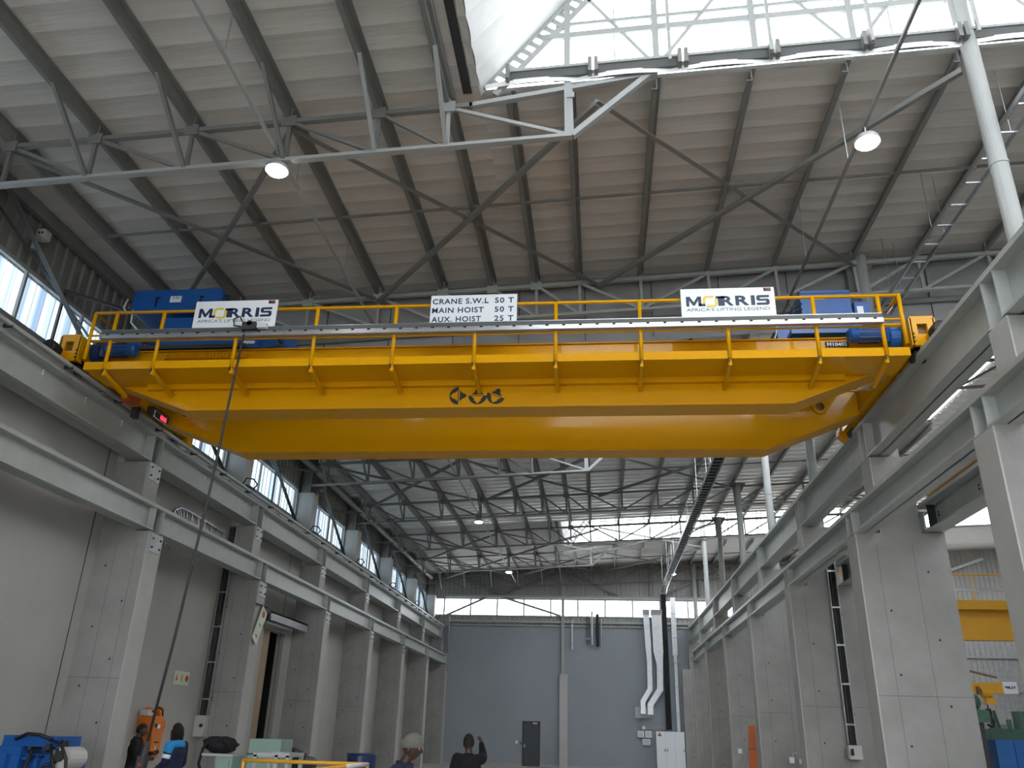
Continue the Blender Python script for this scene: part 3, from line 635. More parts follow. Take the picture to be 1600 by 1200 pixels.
# numbered plate and direction symbols on the front girder web
mb = MB(); mb.box(3.97, 4.36, 13.185, 13.2, 8.05, 8.15, 'black'); put_text(mb, 'M10402', (4.0, 13.183, 8.068), (1, 0, 0), (0, 0, 1), 0.1, 'white', width=0.33, height=0.064, bold=0.002); mb.build('number_plate', 'black', gf)
def symbol(cx, cz, rot, name):
    mb = MB(); r = 0.165; c, s = math.cos(rot), math.sin(rot); u, v = (c, 0, s), (-s, 0, c); o = (cx, 13.197, cz)
    arc = [(r*math.cos(PI+PI*q/20), r*math.sin(PI+PI*q/20)) for q in range(21)]
    mb.prism(arc, o, u, v, (0, -1, 0), 0.002, 'black')
    dn = [(-0.105, -0.015), (0.105, -0.015), (0.045, -0.075), (0.07, -0.075), (0.0, -0.15), (-0.07, -0.075), (-0.045, -0.075)]
    mb.prism(dn, (cx, 13.194, cz), u, v, (0, -1, 0), 0.002, 'yellow')
    up = [(-0.11, 0.02), (0.11, 0.02), (0.035, 0.085), (0.06, 0.085), (0.0, 0.15), (-0.06, 0.085), (-0.035, 0.085)]
    mb.prism(up, o, u, v, (0, -1, 0), 0.002, 'black')
    mb.build('direction_symbol', 'black', gf)
symbol(-2.40, 7.235, -PI/2, 'a'); symbol(-2.06, 7.235, 0, 'b'); symbol(-1.735, 7.235, -math.radians(22), 'c')
# end carriages
for sx, xo in ((-1, -9.55), (1, 5.38)):
    mb = MB(); mb.box(xo-0.21, xo+0.21, 12.72, 17.0, 7.80, 8.24)
    mb.prism([(12.72, 7.80), (13.2, 7.80), (12.72, 7.86)], (xo-0.21, 0, 0), (0, 1, 0), (0, 0, 1), (1, 0, 0), 0.42)
    ec = mb.build('end_carriage', 'yellow', cr)
    # front buffer bracket with a square opening
    mb = MB(); xi = xo+0.0
    for a, b, c_, d in ((xi-0.19, xi+0.19, 8.17, 8.31), (xi-0.19, xi+0.19, 7.78, 7.98), (xi-0.19, xi-0.09, 7.98, 8.17), (xi+0.07, xi+0.19, 7.98, 8.17)): mb.box(a, b, 12.60, 12.66, c_, d)
    mb.box(xi-0.09, xi+0.07, 12.70, 12.71, 7.98, 8.17, 'copper'); mb.box(xi+sx*0.19-0.02, xi+sx*0.19+0.02, 12.6, 12.75, 7.78, 8.28); mb.box(xi-sx*0.19-0.02, xi-sx*0.19+0.02, 12.6, 12.75, 7.78, 8.28)
    for q in range(3): mb.cyl((xi-sx*0.16, 12.585, 7.85+q*0.07), (xi-sx*0.16, 12.60, 7.85+q*0.07), 0.014, 8, 'dark')
    mb.build('buffer_bracket', 'yellow', ec)
    mb = MB(); mb.tube([(xo+sx*0.12, 12.60, 7.90), (xo+sx*0.12, 12.44, 7.90)], 0.11, 16, 'yellow'); mb.tube([(xo+sx*0.12, 12.46, 7.90), (xo+sx*0.12, 12.42, 7.90), (xo+sx*0.12, 12.22, 7.90), (xo+sx*0.12, 12.20, 7.90)], [0.12, 0.135, 0.135, 0.115], 20, 'black'); mb.build('buffer', 'black', ec)
    for yy in (13.0, 16.75):
        mb = MB(); mb.cyl((xo-0.07, yy, 7.80), (xo+0.07, yy, 7.80), 0.13, 20); mb.cyl((xo-0.10, yy, 7.80), (xo-0.07, yy, 7.80), 0.16, 20); mb.cyl((xo+0.07, yy, 7.80), (xo+0.10, yy, 7.80), 0.16, 20); mb.build('wheel', 'dark', ec)
    mb = MB(); mb.prism([(-0.18, 0.0), (0.06, 0.0), (0.06, -0.22), (-0.04, -0.26), (-0.18, -0.12)], (xo+0.05-sx*0.12, 16.95, 7.90), (1, 0, 0), (0, 0, 1), (0, 1, 0), 0.22); mb.box(xo-0.12-sx*0.12, xo+0.1, 16.9, 17.0, 7.82, 7.95); mb.build('rail_sweep', 'yellow', ec)
    # blue travel drive lying along the carriage
    xd = xo-sx*0.38
    mb = MB(); mb.tube([(xd-sx*0.0, 12.95, 7.98), (xd+0.0, 12.95, 8.10), (xd, 12.95, 8.26), (xd, 12.95, 8.33)], [0.14, 0.17, 0.16, 0.08], 16); mb.cyl((xd-0.08, 12.95, 8.06), (xd+0.08, 12.95, 8.06), 0.2, 18)
    for q in range(6): mb.cyl((xd-0.09, 12.95+0.16*math.cos(q), 8.06+0.16*math.sin(q)), (xd+0.09, 12.95+0.16*math.cos(q), 8.06+0.16*math.sin(q)), 0.02, 6)
    gb = mb.build('travel_gearbox', 'bluedk' if sx < 0 else 'blue', cr)
    xe = xd-sx*0.68
    mb = MB(); mb.tube([(xd-sx*0.08, 12.95, 8.14), (xd-sx*0.2, 12.95, 8.14), (xd-sx*0.55, 12.95, 8.14), (xe, 12.95, 8.14), (xe-sx*0.04, 12.95, 8.14)], [0.09, 0.125, 0.125, 0.135, 0.09], 18)
    for q in range(10): mb.bar((xd-sx*0.22, 12.95+0.125*math.cos(q*0.63), 8.14+0.125*math.sin(q*0.63)), (xd-sx*0.55, 12.95+0.125*math.cos(q*0.63), 8.14+0.125*math.sin(q*0.63)), 0.012, 0.03, 'bluedk')
    mb.box(min(xd-sx*0.3, xd-sx*0.46), max(xd-sx*0.3, xd-sx*0.46), 12.88, 13.02, 8.25, 8.31, 'bluedk'); mb.build('travel_motor', 'blue', gb)
# walkway along the front girder
WX0, WX1, WY = -9.02, 5.03, 12.40
mb = MB(); mb.box(WX0, WX1, WY, 13.19, 7.50, 7.525); wk = mb.build('walkway', 'yellow', cr)
mb = MB(); mb.box(WX0, WX1, WY-0.012, WY, 7.50, 7.645); mb.build('toe_board', 'yellow', wk)
mb = MB(); mb.box(-8.2, 4.2, 13.10, 13.20, 7.40, 7.50); mb.build('walkway_ledger', 'yellow', wk)
PXS = [-8.62, -7.72, -6.28, -4.86, -3.44, -2.03, -0.65, 0.77, 2.20, 3.62, 4.66]
for x in PXS[0:]:
    mb = MB(); mb.bar((x, WY+0.02, 7.43), (x, 13.19, 7.30), 0.06, 0.07); mb.box(x-0.02, x+0.02, WY-0.01, WY+0.05, 7.38, 7.52); mb.box(x-0.035, x-0.005, WY-0.03, WY-0.012, 7.44, 7.53, 'dark'); mb.build('bracket', 'yellow', wk)
hr = MB(); R_ = 0.030
hr.tube([(WX0-0.02, 13.1, 8.62), (WX0-0.02, WY, 8.63), (5.0, WY, 8.60)], R_, 10); hr.tube([(5.0, WY, 8.60), (5.0, 13.0, 8.60)], R_, 10)
hrail = hr.build('handrail', 'yellow', cr, smooth=True)
for x in [WX0-0.02]+PXS+[5.0]:
    mb = MB(); mb.tube([(x, WY-0.02, 7.50 if -9 < x < 4.9 else 7.7), (x, WY, 8.62)], 0.034, 10); mb.build('post', 'yellow', hrail, smooth=True)
for z in (8.07, 8.17):
    for p, q in (((WX0, WY, z), (-8.6, WY, z)), ((4.5, WY, z-0.01), (5.0, WY, z-0.01))): MB().tube([p, q], 0.02, 8).build('mid_rail', 'yellow', hrail, smooth=True)
MB().tube([(WX0, WY+0.02, 8.06), (5.0, WY+0.02, 8.04)], 0.018, 8).build('mid_rail', 'yellow', hrail, smooth=True)
mb = MB(); mb.box(-8.0, -6.4, 13.12, 13.165, 8.03, 8.15)
for q in range(24): mb.box(-7.95+q*0.065, -7.925+q*0.065, 13.10, 13.12, 8.04, 8.14)
mb.build('cable_chain', 'yellow', wk)
# festoon track
TY = 12.30
mb = MB(); a, b = -8.78, 4.66
mb.box(a, b, TY, TY+0.008, 8.136, 8.225, 'gutter'); mb.box(a, b, TY, TY+0.07, 8.225, 8.232); mb.box(a, b, TY-0.03, TY-0.022, 8.06, 8.135); mb.box(a, b, TY-0.03, TY+0.06, 8.13, 8.136); mb.box(a, b, TY+0.06, TY+0.068, 8.06, 8.23, 'galvdull'); mb.box(a, b, TY-0.03, TY+0.06, 8.05, 8.06, 'galvdull')  # upper web in darker steel: its dark reflection is put into the colour
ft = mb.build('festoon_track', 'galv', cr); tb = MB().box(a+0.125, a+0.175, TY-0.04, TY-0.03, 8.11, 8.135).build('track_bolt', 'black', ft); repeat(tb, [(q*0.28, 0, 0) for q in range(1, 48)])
# signs
def board(x0, x1, z0, z1):
    mb = MB(); mb.box(x0, x1, WY-0.075, WY-0.055, z0, z1); mb.box(x0+0.1, x0+0.14, WY-0.055, WY-0.02, z0+0.1, z1-0.05, 'galvdull'); mb.box(x1-0.14, x1-0.1, WY-0.055, WY-0.02, z0+0.1, z1-0.05, 'galvdull')
    return mb.build('sign_board', 'white', cr)
yS = WY-0.077
def morris(x0, x1):
    b = board(x0, x1, 8.225, 8.775); W = x1-x0; k = W/1.54
    mb = MB(); U, V = (1, 0, 0), (0, 0, 1); z0, h = 8.44, 0.185
    mb.prism([(p*0.25*k, q*h) for p, q in ((0, 0), (0, 1), (0.24, 1), (0.5, 0.42), (0.76, 1), (1, 1), (1, 0), (0.8, 0), (0.8, 0.62), (0.56, 0.08), (0.44, 0.08), (0.2, 0.62), (0.2, 0))], (x0+0.085*k, yS, z0), U, V, (0, -1, 0), 0.002, 'ink')
    mb.box(x0+0.30*k, x0+0.40*k, yS-0.002, yS, z0, z0+0.045, 'ink')
    put_text(mb, 'R', (x0+0.665*k, yS, z0), U, V, 0.2, 'ink', width=0.20*k, height=h, bold=0.007); mb.box(x0+0.575*k, x0+0.72*k, yS-0.002, yS, z0+h-0.045, z0+h, 'ink')
    mb.box(x0+0.61*k, x0+0.665*k, yS-0.002, yS, z0, z0+h*0.9, 'ink')
    put_text(mb, 'R', (x0+0.895*k, yS, z0), U, V, 0.2, 'ink', width=0.225*k, height=h, bold=0.007); mb.box(x0+1.15*k, x0+1.215*k, yS-0.002, yS, z0, z0+h, 'ink')
    S_ = [(1, 1), (0.12, 1), (0, 0.86), (0, 0.58), (0.12, 0.42), (0.72, 0.42), (0.74, 0.24), (0, 0.24), (0, 0), (0.88, 0), (1, 0.14), (1, 0.5), (0.88, 0.63), (0.27, 0.63), (0.27, 0.77), (1, 0.77)]
    mb.prism([(p*0.21*k, q*h) for p, q in S_], (x0+1.24*k, yS, z0), U, V, (0, -1, 0), 0.002, 'ink')
    put_text(mb, "AFRICA'S LIFTING LEGEND", (x0+0.085*k, yS, z0-0.095), U, V, 0.1, 'inkgrey', width=1.36*k, height=0.06)
    mb.build('lettering', 'ink', b)
    mb = MB(); cx, cz = x0+0.48*k, z0+h/2-0.005
    L1 = [(-0.12, -0.05), (-0.12, 0.06), (-0.085, 0.105), (0.07, 0.105), (0.055, 0.07), (-0.06, 0.07), (-0.08, 0.045), (-0.08, -0.05)]
    mb.prism(L1, (cx, yS, cz), U, V, (0, -1, 0), 0.002); mb.prism([(-x, -y) for x, y in L1], (cx, yS, cz), U, V, (0, -1, 0), 0.002); mb.build('emblem', 'logoyellow', b)
    mb = MB(); fx, fz = x1-0.17, 8.70
    mb.box(fx, fx+0.12, yS-0.002, yS, fz+0.04, fz+0.065, 'red'); mb.box(fx, fx+0.12, yS-0.002, yS, fz, fz+0.022, 'ink'); mb.box(fx+0.02, fx+0.12, yS-0.004, yS, fz+0.024, fz+0.038, 'flaggreen')
    mb.prism([(0, 0), (0.05, 0.0325), (0, 0.065)], (fx, yS-0.004, fz), U, V, (0, -1, 0), 0.002, 'black'); mb.build('flag', 'white', b)
morris(-7.11, -5.59); morris(1.46, 3.00)
b = board(-2.82, -1.315, 8.225, 8.77); mb = MB()
for z, t1, w1, t2 in ((8.60, 'CRANE S.W.L', 0.98, '50 T'), (8.425, 'MAIN HOIST', 0.90, '50 T'), (8.25, 'AUX. HOIST', 0.86, '25 T')):
    put_text(mb, t1, (-2.79, yS, z), (1, 0, 0), (0, 0, 1), 0.12, 'ink', width=w1, height=0.105, bold=0.0022, space=1.12); put_text(mb, t2, (-1.70, yS, z), (1, 0, 0), (0, 0, 1), 0.12, 'ink', width=0.33, height=0.105, bold=0.0022, space=1.15)
mb.build('lettering', 'ink', b)
# small gear on the left carriage
mb = MB(); mb.bar((-9.05, 14.75, 7.66), (-9.05, 15.40, 7.66), 0.14, 0.16, 'dark'); mb.bar((-8.975, 14.80, 7.60), (-8.975, 15.30, 7.60), 0.02, 0.15, 'offwhite'); mb.bar((-8.963, 14.83, 7.60), (-8.963, 15.27, 7.60), 0.02, 0.12, 'dark'); mb.bar((-8.951, 15.02, 7.595), (-8.951, 15.24, 7.595), 0.02, 0.08, 'led'); mb.build('load_display', 'dark', cr)
mb = MB(); mb.box(-9.18, -8.98, 13.9, 14.25, 7.52, 7.75); mb.box(-9.2, -9.1, 14.35, 14.5, 7.35, 7.6, 'dark'); mb.build('collector_box', 'rust', cr)

# ------------------------------------------------------------------ main hoist trolley, left
t = thing('hoist_trolley', (-8.0, 14.6, 8.32), 'large blue main hoist trolley on the yellow crane near the window wall', 'hoist', 'crane hoists')
mb = MB(); mb.box(-8.75, -6.55, 13.30, 13.6, 8.33, 8.41); mb.box(-8.75, -6.55, 15.6, 15.95, 8.33, 8.41); mb.box(-8.7, -8.5, 13.5, 15.7, 8.33, 8.41); mb.box(-6.8, -6.6, 13.5, 15.7, 8.33, 8.41)
mb.build('trolley_frame', 'dark', t)
for x in (-8.4, -6.9):
    for y in (13.43, 15.83): mb = MB(); mb.cyl((x, y-0.05, 8.33), (x, y+0.05, 8.33), 0.055, 16); mb.build('wheel', 'dark', t)
mb = MB(); mb.rbox(-9.47, -7.55, 14.0, 15.2, 9.50, 10.02, 0.08)
for x in (-8.95, -8.0): mb.box(x-0.02, x+0.02, 13.98, 14.0, 9.62, 9.85, 'bluedk'); mb.box(x-0.02, x+0.06, 13.98, 14.0, 9.82, 9.85, 'bluedk')
u = mb.build('control_cabinet', 'blue', t)
mb = MB(); mb.box(-8.66, -8.42, 13.985, 14.0, 9.72, 9.86, 'white'); put_text(mb, '2.0t', (-8.61, 13.983, 9.80), (1, 0, 0), (0, 0, 1), 0.06, 'ink', width=0.15, height=0.045); mb.box(-7.75, -7.68, 13.985, 14.0, 9.55, 9.64, 'offwhite'); mb.build('label_plate', 'white', u)
mb = MB(); mb.rbox(-8.72, -6.62, 14.0, 15.5, 8.56, 9.36, 0.05); mb.box(-8.5, -6.7, 14.05, 15.4, 8.42, 8.56, 'dark'); mb.box(-8.74, -8.68, 14.3, 15.2, 9.3, 9.52, 'dark'); mb.box(-7.0, -6.9, 14.4, 15.0, 9.3, 9.5, 'dark'); mb.box(-6.95, -6.70, 13.985, 14.0, 8.74, 8.80, 'white')
for x in (-8.5, -7.2): mb.box(x-0.1, x+0.1, 13.97, 14.0, 9.0, 9.1, 'offwhite')
mb.build('drum_housing', 'blue', t)
mb = MB(); mb.rbox(-9.45, -8.75, 13.75, 14.4, 8.40, 8.86, 0.12); mb.cyl((-8.9, 13.7, 8.62), (-8.9, 14.4, 8.62), 0.18, 18); mb.build('trolley_motor', 'blue', t)
mb = MB(); mb.cyl((-6.62, 14.3, 8.75), (-6.1, 14.3, 8.75), 0.22, 18); mb.cyl((-6.1, 14.3, 8.75), (-6.02, 14.3, 8.75), 0.26, 18); mb.build('hoist_motor', 'blue', t)
MB().tube([(-9.35, 13.9, 9.5), (-9.3, 13.85, 9.2), (-9.1, 13.8, 9.0), (-9.05, 13.8, 8.8)], 0.02, 6).build('wiring', 'offwhite', t, smooth=True)
MB().tube([(-9.55, 13.95, 9.8), (-9.6, 13.95, 9.6), (-9.5, 13.95, 9.45)], 0.02, 6).build('wiring', 'offwhite', t, smooth=True)
MB().tube([(-8.85, 13.7, 8.75), (-8.75, 13.62, 8.5), (-8.85, 13.6, 8.4)], 0.02, 6).build('wiring', 'offwhite', t, smooth=True)
MB().tube([(-8.6, 13.75, 8.8), (-8.8, 13.6, 8.6), (-8.7, 13.55, 8.42), (-8.4, 13.5, 8.4)], 0.03, 6).build('hose', 'cable', t, smooth=True)
MB().tube([(-6.1, 13.7, 8.7), (-5.9, 13.5, 8.45), (-6.2, 13.45, 8.36), (-7.3, 13.45, 8.34)], 0.035, 6).build('hose', 'cable', t, smooth=True)
MB().tube([(-7.55, 14.1, 9.8), (-7.45, 14.0, 9.7), (-7.4, 14.0, 9.5), (-7.45, 14.0, 9.3)], 0.02, 6).build('hose', 'cable', t, smooth=True)
MB().tube([(-7.55, 14.1, 9.9), (-7.4, 14.0, 9.85), (-7.33, 14.0, 9.5)], 0.02, 6).build('hose', 'cable', t, smooth=True)
# ------------------------------------------------------------------ auxiliary hoist trolley, right
t = thing('hoist_trolley', (4.2, 14.6, 8.32), 'smaller blue auxiliary hoist trolley on the yellow crane near freestanding columns', 'hoist', 'crane hoists')
mb = MB(); mb.box(3.45, 5.0, 13.25, 13.6, 8.36, 8.46); mb.box(3.45, 5.0, 15.6, 15.95, 8.36, 8.46); mb.box(3.5, 3.7, 13.4, 15.8, 8.33, 8.44); mb.box(4.75, 4.95, 13.4, 15.8, 8.33, 8.44); mb.build('trolley_frame', 'blue', t)
for x in (3.65, 4.8):
    for y in (13.43, 15.83): mb = MB(); mb.cyl((x, y-0.05, 8.33), (x, y+0.05, 8.33), 0.055, 16); mb.build('wheel', 'dark', t)
mb = MB(); mb.rbox(3.36, 5.0, 13.9, 15.5, 8.44, 8.84, 0.06); mb.cyl((3.75, 13.88, 8.58), (3.75, 13.9, 8.58), 0.06, 14, 'bluedk'); mb.cyl((4.4, 13.88, 8.6), (4.4, 13.9, 8.6), 0.09, 14, 'bluedk')
for x in (3.9, 4.65): mb.box(x-0.01, x+0.01, 13.885, 13.9, 8.45, 8.82, 'bluedk')
mb.build('gear_housing', 'blue', t)
mb = MB(); mb.box(3.87, 4.78, 14.0, 15.0, 8.92, 9.62); mb.box(3.87, 4.78, 13.99, 14.0, 9.555, 9.565, 'bluedk'); mb.box(4.05, 4.30, 14.2, 14.6, 8.8, 8.95); mb.box(4.35, 4.42, 13.98, 14.0, 8.94, 9.0, 'white')
u = mb.build('control_cabinet', 'blue', t)
mb = MB(); mb.box(4.1, 4.32, 13.985, 14.0, 9.42, 9.45); mb.build('label_plate', 'yellow2', u)
mb = MB(); mb.box(4.83, 5.10, 14.0, 14.5, 8.95, 9.36); mb.box(4.87, 4.98, 13.985, 14.0, 9.1, 9.26, 'white'); mb.box(4.78, 4.85, 14.1, 14.4, 9.0, 9.2, 'offwhite'); mb.build('terminal_box', 'blue', t)
for q in range(3): MB().tube([(3.88, 14.0, 9.35-q*0.12), (3.72, 13.97, 9.28-q*0.1), (3.68-q*0.03, 13.97, 9.0), (3.74, 13.97, 8.82)], 0.022, 6).build('hose', 'cable', t, smooth=True)
mb = MB(); mb.tube([(3.48, 13.95, 8.84), (3.47, 13.95, 9.05)], 0.02, 8); mb.tube([(3.35, 13.8, 8.8), (3.28, 13.7, 8.55), (3.2, 13.7, 8.38)], 0.012, 6); mb.build('antenna', 'offwhite', t)

# pendant cable with push-button pendant
pc = thing('pendant_cable', (-6.08, 12.22, 8.05), 'long black pendant cable hanging from the crane festoon track to a push-button pendant', 'cable')
pts = [(-6.08, 12.24, 8.05), (-6.11, 12.22, 7.2), (-6.18, 12.2, 5.2), (-6.32, 12.2, 3.0), (-6.45, 12.2, 1.52)]
MB().tube(pts, 0.022, 8).build('cord', 'cable', pc, smooth=True)
mb = MB(); mb.tube([(-6.45, 12.2, 1.54), (-6.46, 12.2, 1.42), (-6.47, 12.2, 1.32)], [0.025, 0.05, 0.055], 10, 'dark'); mb.box(-6.53, -6.42, 12.14, 12.26, 0.92, 1.34); mb.build('pendant', 'dark', pc)
for q in range(4): MB().cyl((-6.475, 12.135, 0.98+q*0.085), (-6.475, 12.14, 0.98+q*0.085), 0.022, 10).build('button', 'red' if q == 3 else 'yellow2', pc)
mb = MB(); mb.box(-6.13, -5.88, 12.20, 12.30, 8.14, 8.28, 'dark'); mb.cyl((-6.0, 12.2, 8.26), (-6.0, 12.3, 8.26), 0.05, 12); mb.tube([(-6.15, 12.22, 8.2), (-6.28, 12.22, 8.22), (-6.3, 12.22, 8.35), (-6.2, 12.22, 8.40), (-6.14, 12.22, 8.3)], 0.015, 6); mb.box(-5.85, -5.68, 12.19, 12.28, 8.16, 8.25, 'offwhite'); mb.build('cable_trolley', 'dark', pc)

# ================================================================== LEFT WALL FITTINGS
# tall sliding door in the third bay
mb = MB(); mb.box(XWL-0.20, XWL-0.14, 25.0, 26.12, 0, 4.58)
dr = struct('door_1', mb, 'tan', 'tall tan sliding door half open in the plastered wall', 'door')
mb = MB(); mb.box(XWL-0.13, XWL-0.05, 25.92, 26.02, 1.0, 1.3); mb.build('door_handle', 'galvdull', dr)
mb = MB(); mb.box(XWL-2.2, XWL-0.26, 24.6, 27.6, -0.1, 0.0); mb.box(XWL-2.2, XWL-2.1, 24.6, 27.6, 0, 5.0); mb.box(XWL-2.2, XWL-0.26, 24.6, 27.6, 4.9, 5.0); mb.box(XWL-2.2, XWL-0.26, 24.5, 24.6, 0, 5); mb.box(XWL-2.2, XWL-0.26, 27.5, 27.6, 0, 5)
struct('wall_inner', mb, 'dark', 'dark box added behind the half open tan door', 'wall')  # box added to block the sky; its dark colour gives the gap's shade
o = thing('door_canopy', (XWL+0.3, 26, 4.75), 'grey steel track canopy over the tan sliding door', 'canopy')
mb = MB(); mb.box(XWL, XWL+0.55, 24.3, 27.6, 4.88, 4.93); mb.box(XWL+0.5, XWL+0.55, 24.3, 27.6, 4.68, 4.93); mb.box(XWL, XWL+0.05, 24.3, 27.6, 4.68, 4.93); mb.box(XWL, XWL+0.55, 27.57, 27.6, 4.68, 4.93); mb.box(XWL, XWL+0.4, 24.4, 26.6, 4.60, 4.68, 'galvdull'); mb.build('track_housing', 'palesteel', o)
def sign(name, loc, label, rot, w, h, holder=False):
    o = thing(name, loc, label, 'sign'); x, y, z = loc; c, s = math.cos(rot), math.sin(rot)
    U = Vector((0, c, s)); V = Vector((0, -s, c)); N = Vector((1, 0, 0)); P = Vector(loc)
    def plate(u0, u1, v0, v1, m, dx): return [(P+U*u+V*v+N*dx) for u, v in ((u0, v0), (u1, v0), (u1, v1), (u0, v1))]
    mb = MB(); mb.prism([(-w/2, -h/2), (w/2, -h/2), (w/2, h/2), (-w/2, h/2)], P, U, V, N, 0.01); mb.build('plate', 'glow', o)
    mb = MB(); Q = P+N*0.011; k = w/0.8
    mb.prism([(0.08*math.cos(PI*q/12)*k, 0.08*math.sin(PI*q/12)*k) for q in range(24)], Q+U*0.27*k, U, V, N, 0.002)
    mb.prism([(-0.015, -0.09), (0.015, -0.09), (0.02, 0.0), (0.012, 0.09), (-0.012, 0.09), (-0.02, 0)], Q, U, V, N, 0.002)
    mb.prism([(-0.02, 0.06), (0.02, 0.06), (0.02, -0.01), (0.055, -0.01), (0, -0.085), (-0.055, -0.01), (-0.02, -0.01)], Q-U*0.27*k, U, V, N, 0.002)
    mb.build('pictogram', 'red', o)
    return o
sign('fire_point_sign', (XWL+0.01, 20.45, 2.80), 'small pale fire extinguisher sign with red symbols fixed on plastered wall near orange equipment', 0.0, 0.78, 0.32)
o = sign('fire_point_sign', (-9.10, 22.05, 4.27), 'tilted pale fire sign with red symbols hanging off a concrete column edge', math.radians(62), 0.98, 0.40)
mb = MB(); mb.box(-9.17, -9.09, 21.7, 22.45, 4.78, 4.80, 'dark'); mb.build('hanging_wire', 'dark', o)
# curved cable ladder on wall, vertical trays, boxes
pts = [(XWL+0.06, 18.35, 5.6), (XWL+0.06, 18.4, 6.3), (XWL+0.06, 18.55, 6.55), (XWL+0.06, 18.8, 6.66), (XWL+0.06, 19.2, 6.68), (XWL+0.06, 21.4, 6.62)]
mb = MB(); o = thing('cable_ladder', pts[0], 'pale curved cable ladder arching on plastered wall between runway beams', 'cable ladder')
inn = [(a, b+(0.28 if i < 4 else 0.1*(5-i)), c-(0.28 if i > 1 else 0)) for i, (a, b, c) in enumerate(pts)]
inn = [(a, b+d[0], c+d[1]) for (a, b, c), d in zip(pts, ((0.3, 0), (0.3, -0.05), (0.27, -0.15), (0.15, -0.26), (0.05, -0.3), (0, -0.3)))]
MB().tube(pts, 0.03, 6).build('side_rail', 'galv', o); MB().tube(inn, 0.03, 6).build('side_rail', 'galv', o)
P2 = [Vector(p) for p in pts]; Q2 = [Vector(p) for p in inn]
for a, b, c, d, n in ((P2[0], P2[1], Q2[0], Q2[1], 3), (P2[1], P2[2], Q2[1], Q2[2], 2), (P2[2], P2[3], Q2[2], Q2[3], 2), (P2[3], P2[4], Q2[3], Q2[4], 2), (P2[4], P2[5], Q2[4], Q2[5], 6)):
    for i in range(n): t_ = (i+0.5)/n; MB().bar(a.lerp(b, t_), c.lerp(d, t_), 0.05, 0.02).build('rung', 'galv', o)
def tray(name, x, y, z0, z1, label, side=1, wid=0.16):
    o = thing(name, (x, y, z0), label, 'cable tray'); mb = MB()
    mb.bar((x-wid/2, y, z0), (x-wid/2, y, z1), 0.025, 0.07, up=(0, 1, 0)); mb.bar((x+wid/2, y, z0), (x+wid/2, y, z1), 0.025, 0.07, up=(0, 1, 0))
    mb.bar((x-wid/2, y+0.03, (z0+z1)/2), (x+wid/2, y+0.03, (z0+z1)/2), 0.05, 0.02); mb.build('side_rail', 'galvdull', o)
    for q in (-0.3, 0.05, 0.32): MB().tube([(x+wid*q, y-0.02, z0-0.05), (x+wid*q, y-0.02, z1)], 0.024, 6).build('cable', 'black', o)
    for q in range(max(2, int((z1-z0)/0.9))): zz = z0+0.4+q*0.9; MB().box(x-wid/2, x+wid/2, y-0.05, y-0.035, zz, zz+0.04).build('clamp', 'galv', o)
    return o
tray('cable_tray', -9.42, YC[1]+0.36, 2.0, 5.4, 'black cables strapped to the far edge of first wall column above orange equipment', 1, 0.12)
tray('cable_tray', -10.10, YC[2]-0.36, 1.95, 6.85, 'vertical galvanised tray of black cables above grey switch box on plastered wall', 1, 0.22)
tray('cable_tray', -9.42, YC[3]+0.36, 0.3, 5.0, 'cables strapped to the far edge of the third wall column', 1, 0.12)
o = thing('switch_box', (-10.1, YC[2]-0.45, 1.5), 'pale grey switch box with black knob on plastered wall beside a person', 'switch box', 'switch boxes')
mb = MB(); mb.box(-10.24, -9.96, YC[2]-0.50, YC[2]-0.28, 1.48, 1.98); mb.build('casing', 'handgrey', o); mb = MB(); mb.cyl((-10.05, YC[2]-0.53, 1.74), (-10.05, YC[2]-0.50, 1.74), 0.045, 10); mb.build('knob', 'black', o)
# orange equipment box
o = thing('orange_distribution_box', (-10.0, 19.2, 1.1), 'bright orange equipment box with flaps hung on plastered wall behind first column', 'equipment box')
mb = MB(); mb.box(XWL+0.02, XWL+0.36, 18.75, 19.25, 1.55, 1.92); mb.prism([(18.85, 1.58), (19.35, 1.58), (19.30, 1.05), (18.95, 1.05)], (XWL+0.05, 0, 0), (0, 1, 0), (0, 0, 1), (1, 0, 0), 0.30); mb.build('casing', 'orange', o)
mb = MB(); mb.box(XWL+0.37, XWL+0.38, 19.0, 19.12, 1.66, 1.74, 'white'); mb.box(XWL+0.37, XWL+0.38, 18.9, 18.98, 1.68, 1.76, 'dark'); mb.box(XWL+0.36, XWL+0.37, 19.0, 19.2, 1.36, 1.39, 'dark'); mb.box(XWL+0.36, XWL+0.37, 19.06, 19.1, 1.22, 1.3, 'white'); mb.build('label_plate', 'white', o)
for y, z, r in ((18.98, 2.0, 0.10), (19.45, 2.02, 0.11), (19.62, 1.72, 0.15), (19.55, 1.38, 0.10)):
    mb = MB(); mb.tube([(XWL+0.05, y, z), (XWL+0.18, y, z)], [r, r*0.9], 9); mb.build('lug', 'orange', o)
mb = MB(); mb.tube([(XWL+0.3, 18.8, 2.0), (XWL+0.3, 19.05, 2.1), (XWL+0.3, 19.25, 2.05), (XWL+0.3, 19.3, 1.9)], 0.02, 6); mb.tube([(XWL+0.3, 19.0, 1.06), (XWL+0.28, 18.95, 0.8), (XWL+0.2, 18.9, 0.3)], 0.025, 6); mb.box(XWL+0.05, XWL+0.25, 18.72, 18.95, 1.92, 2.04, 'offwhite'); mb.build('cable', 'cable', o)

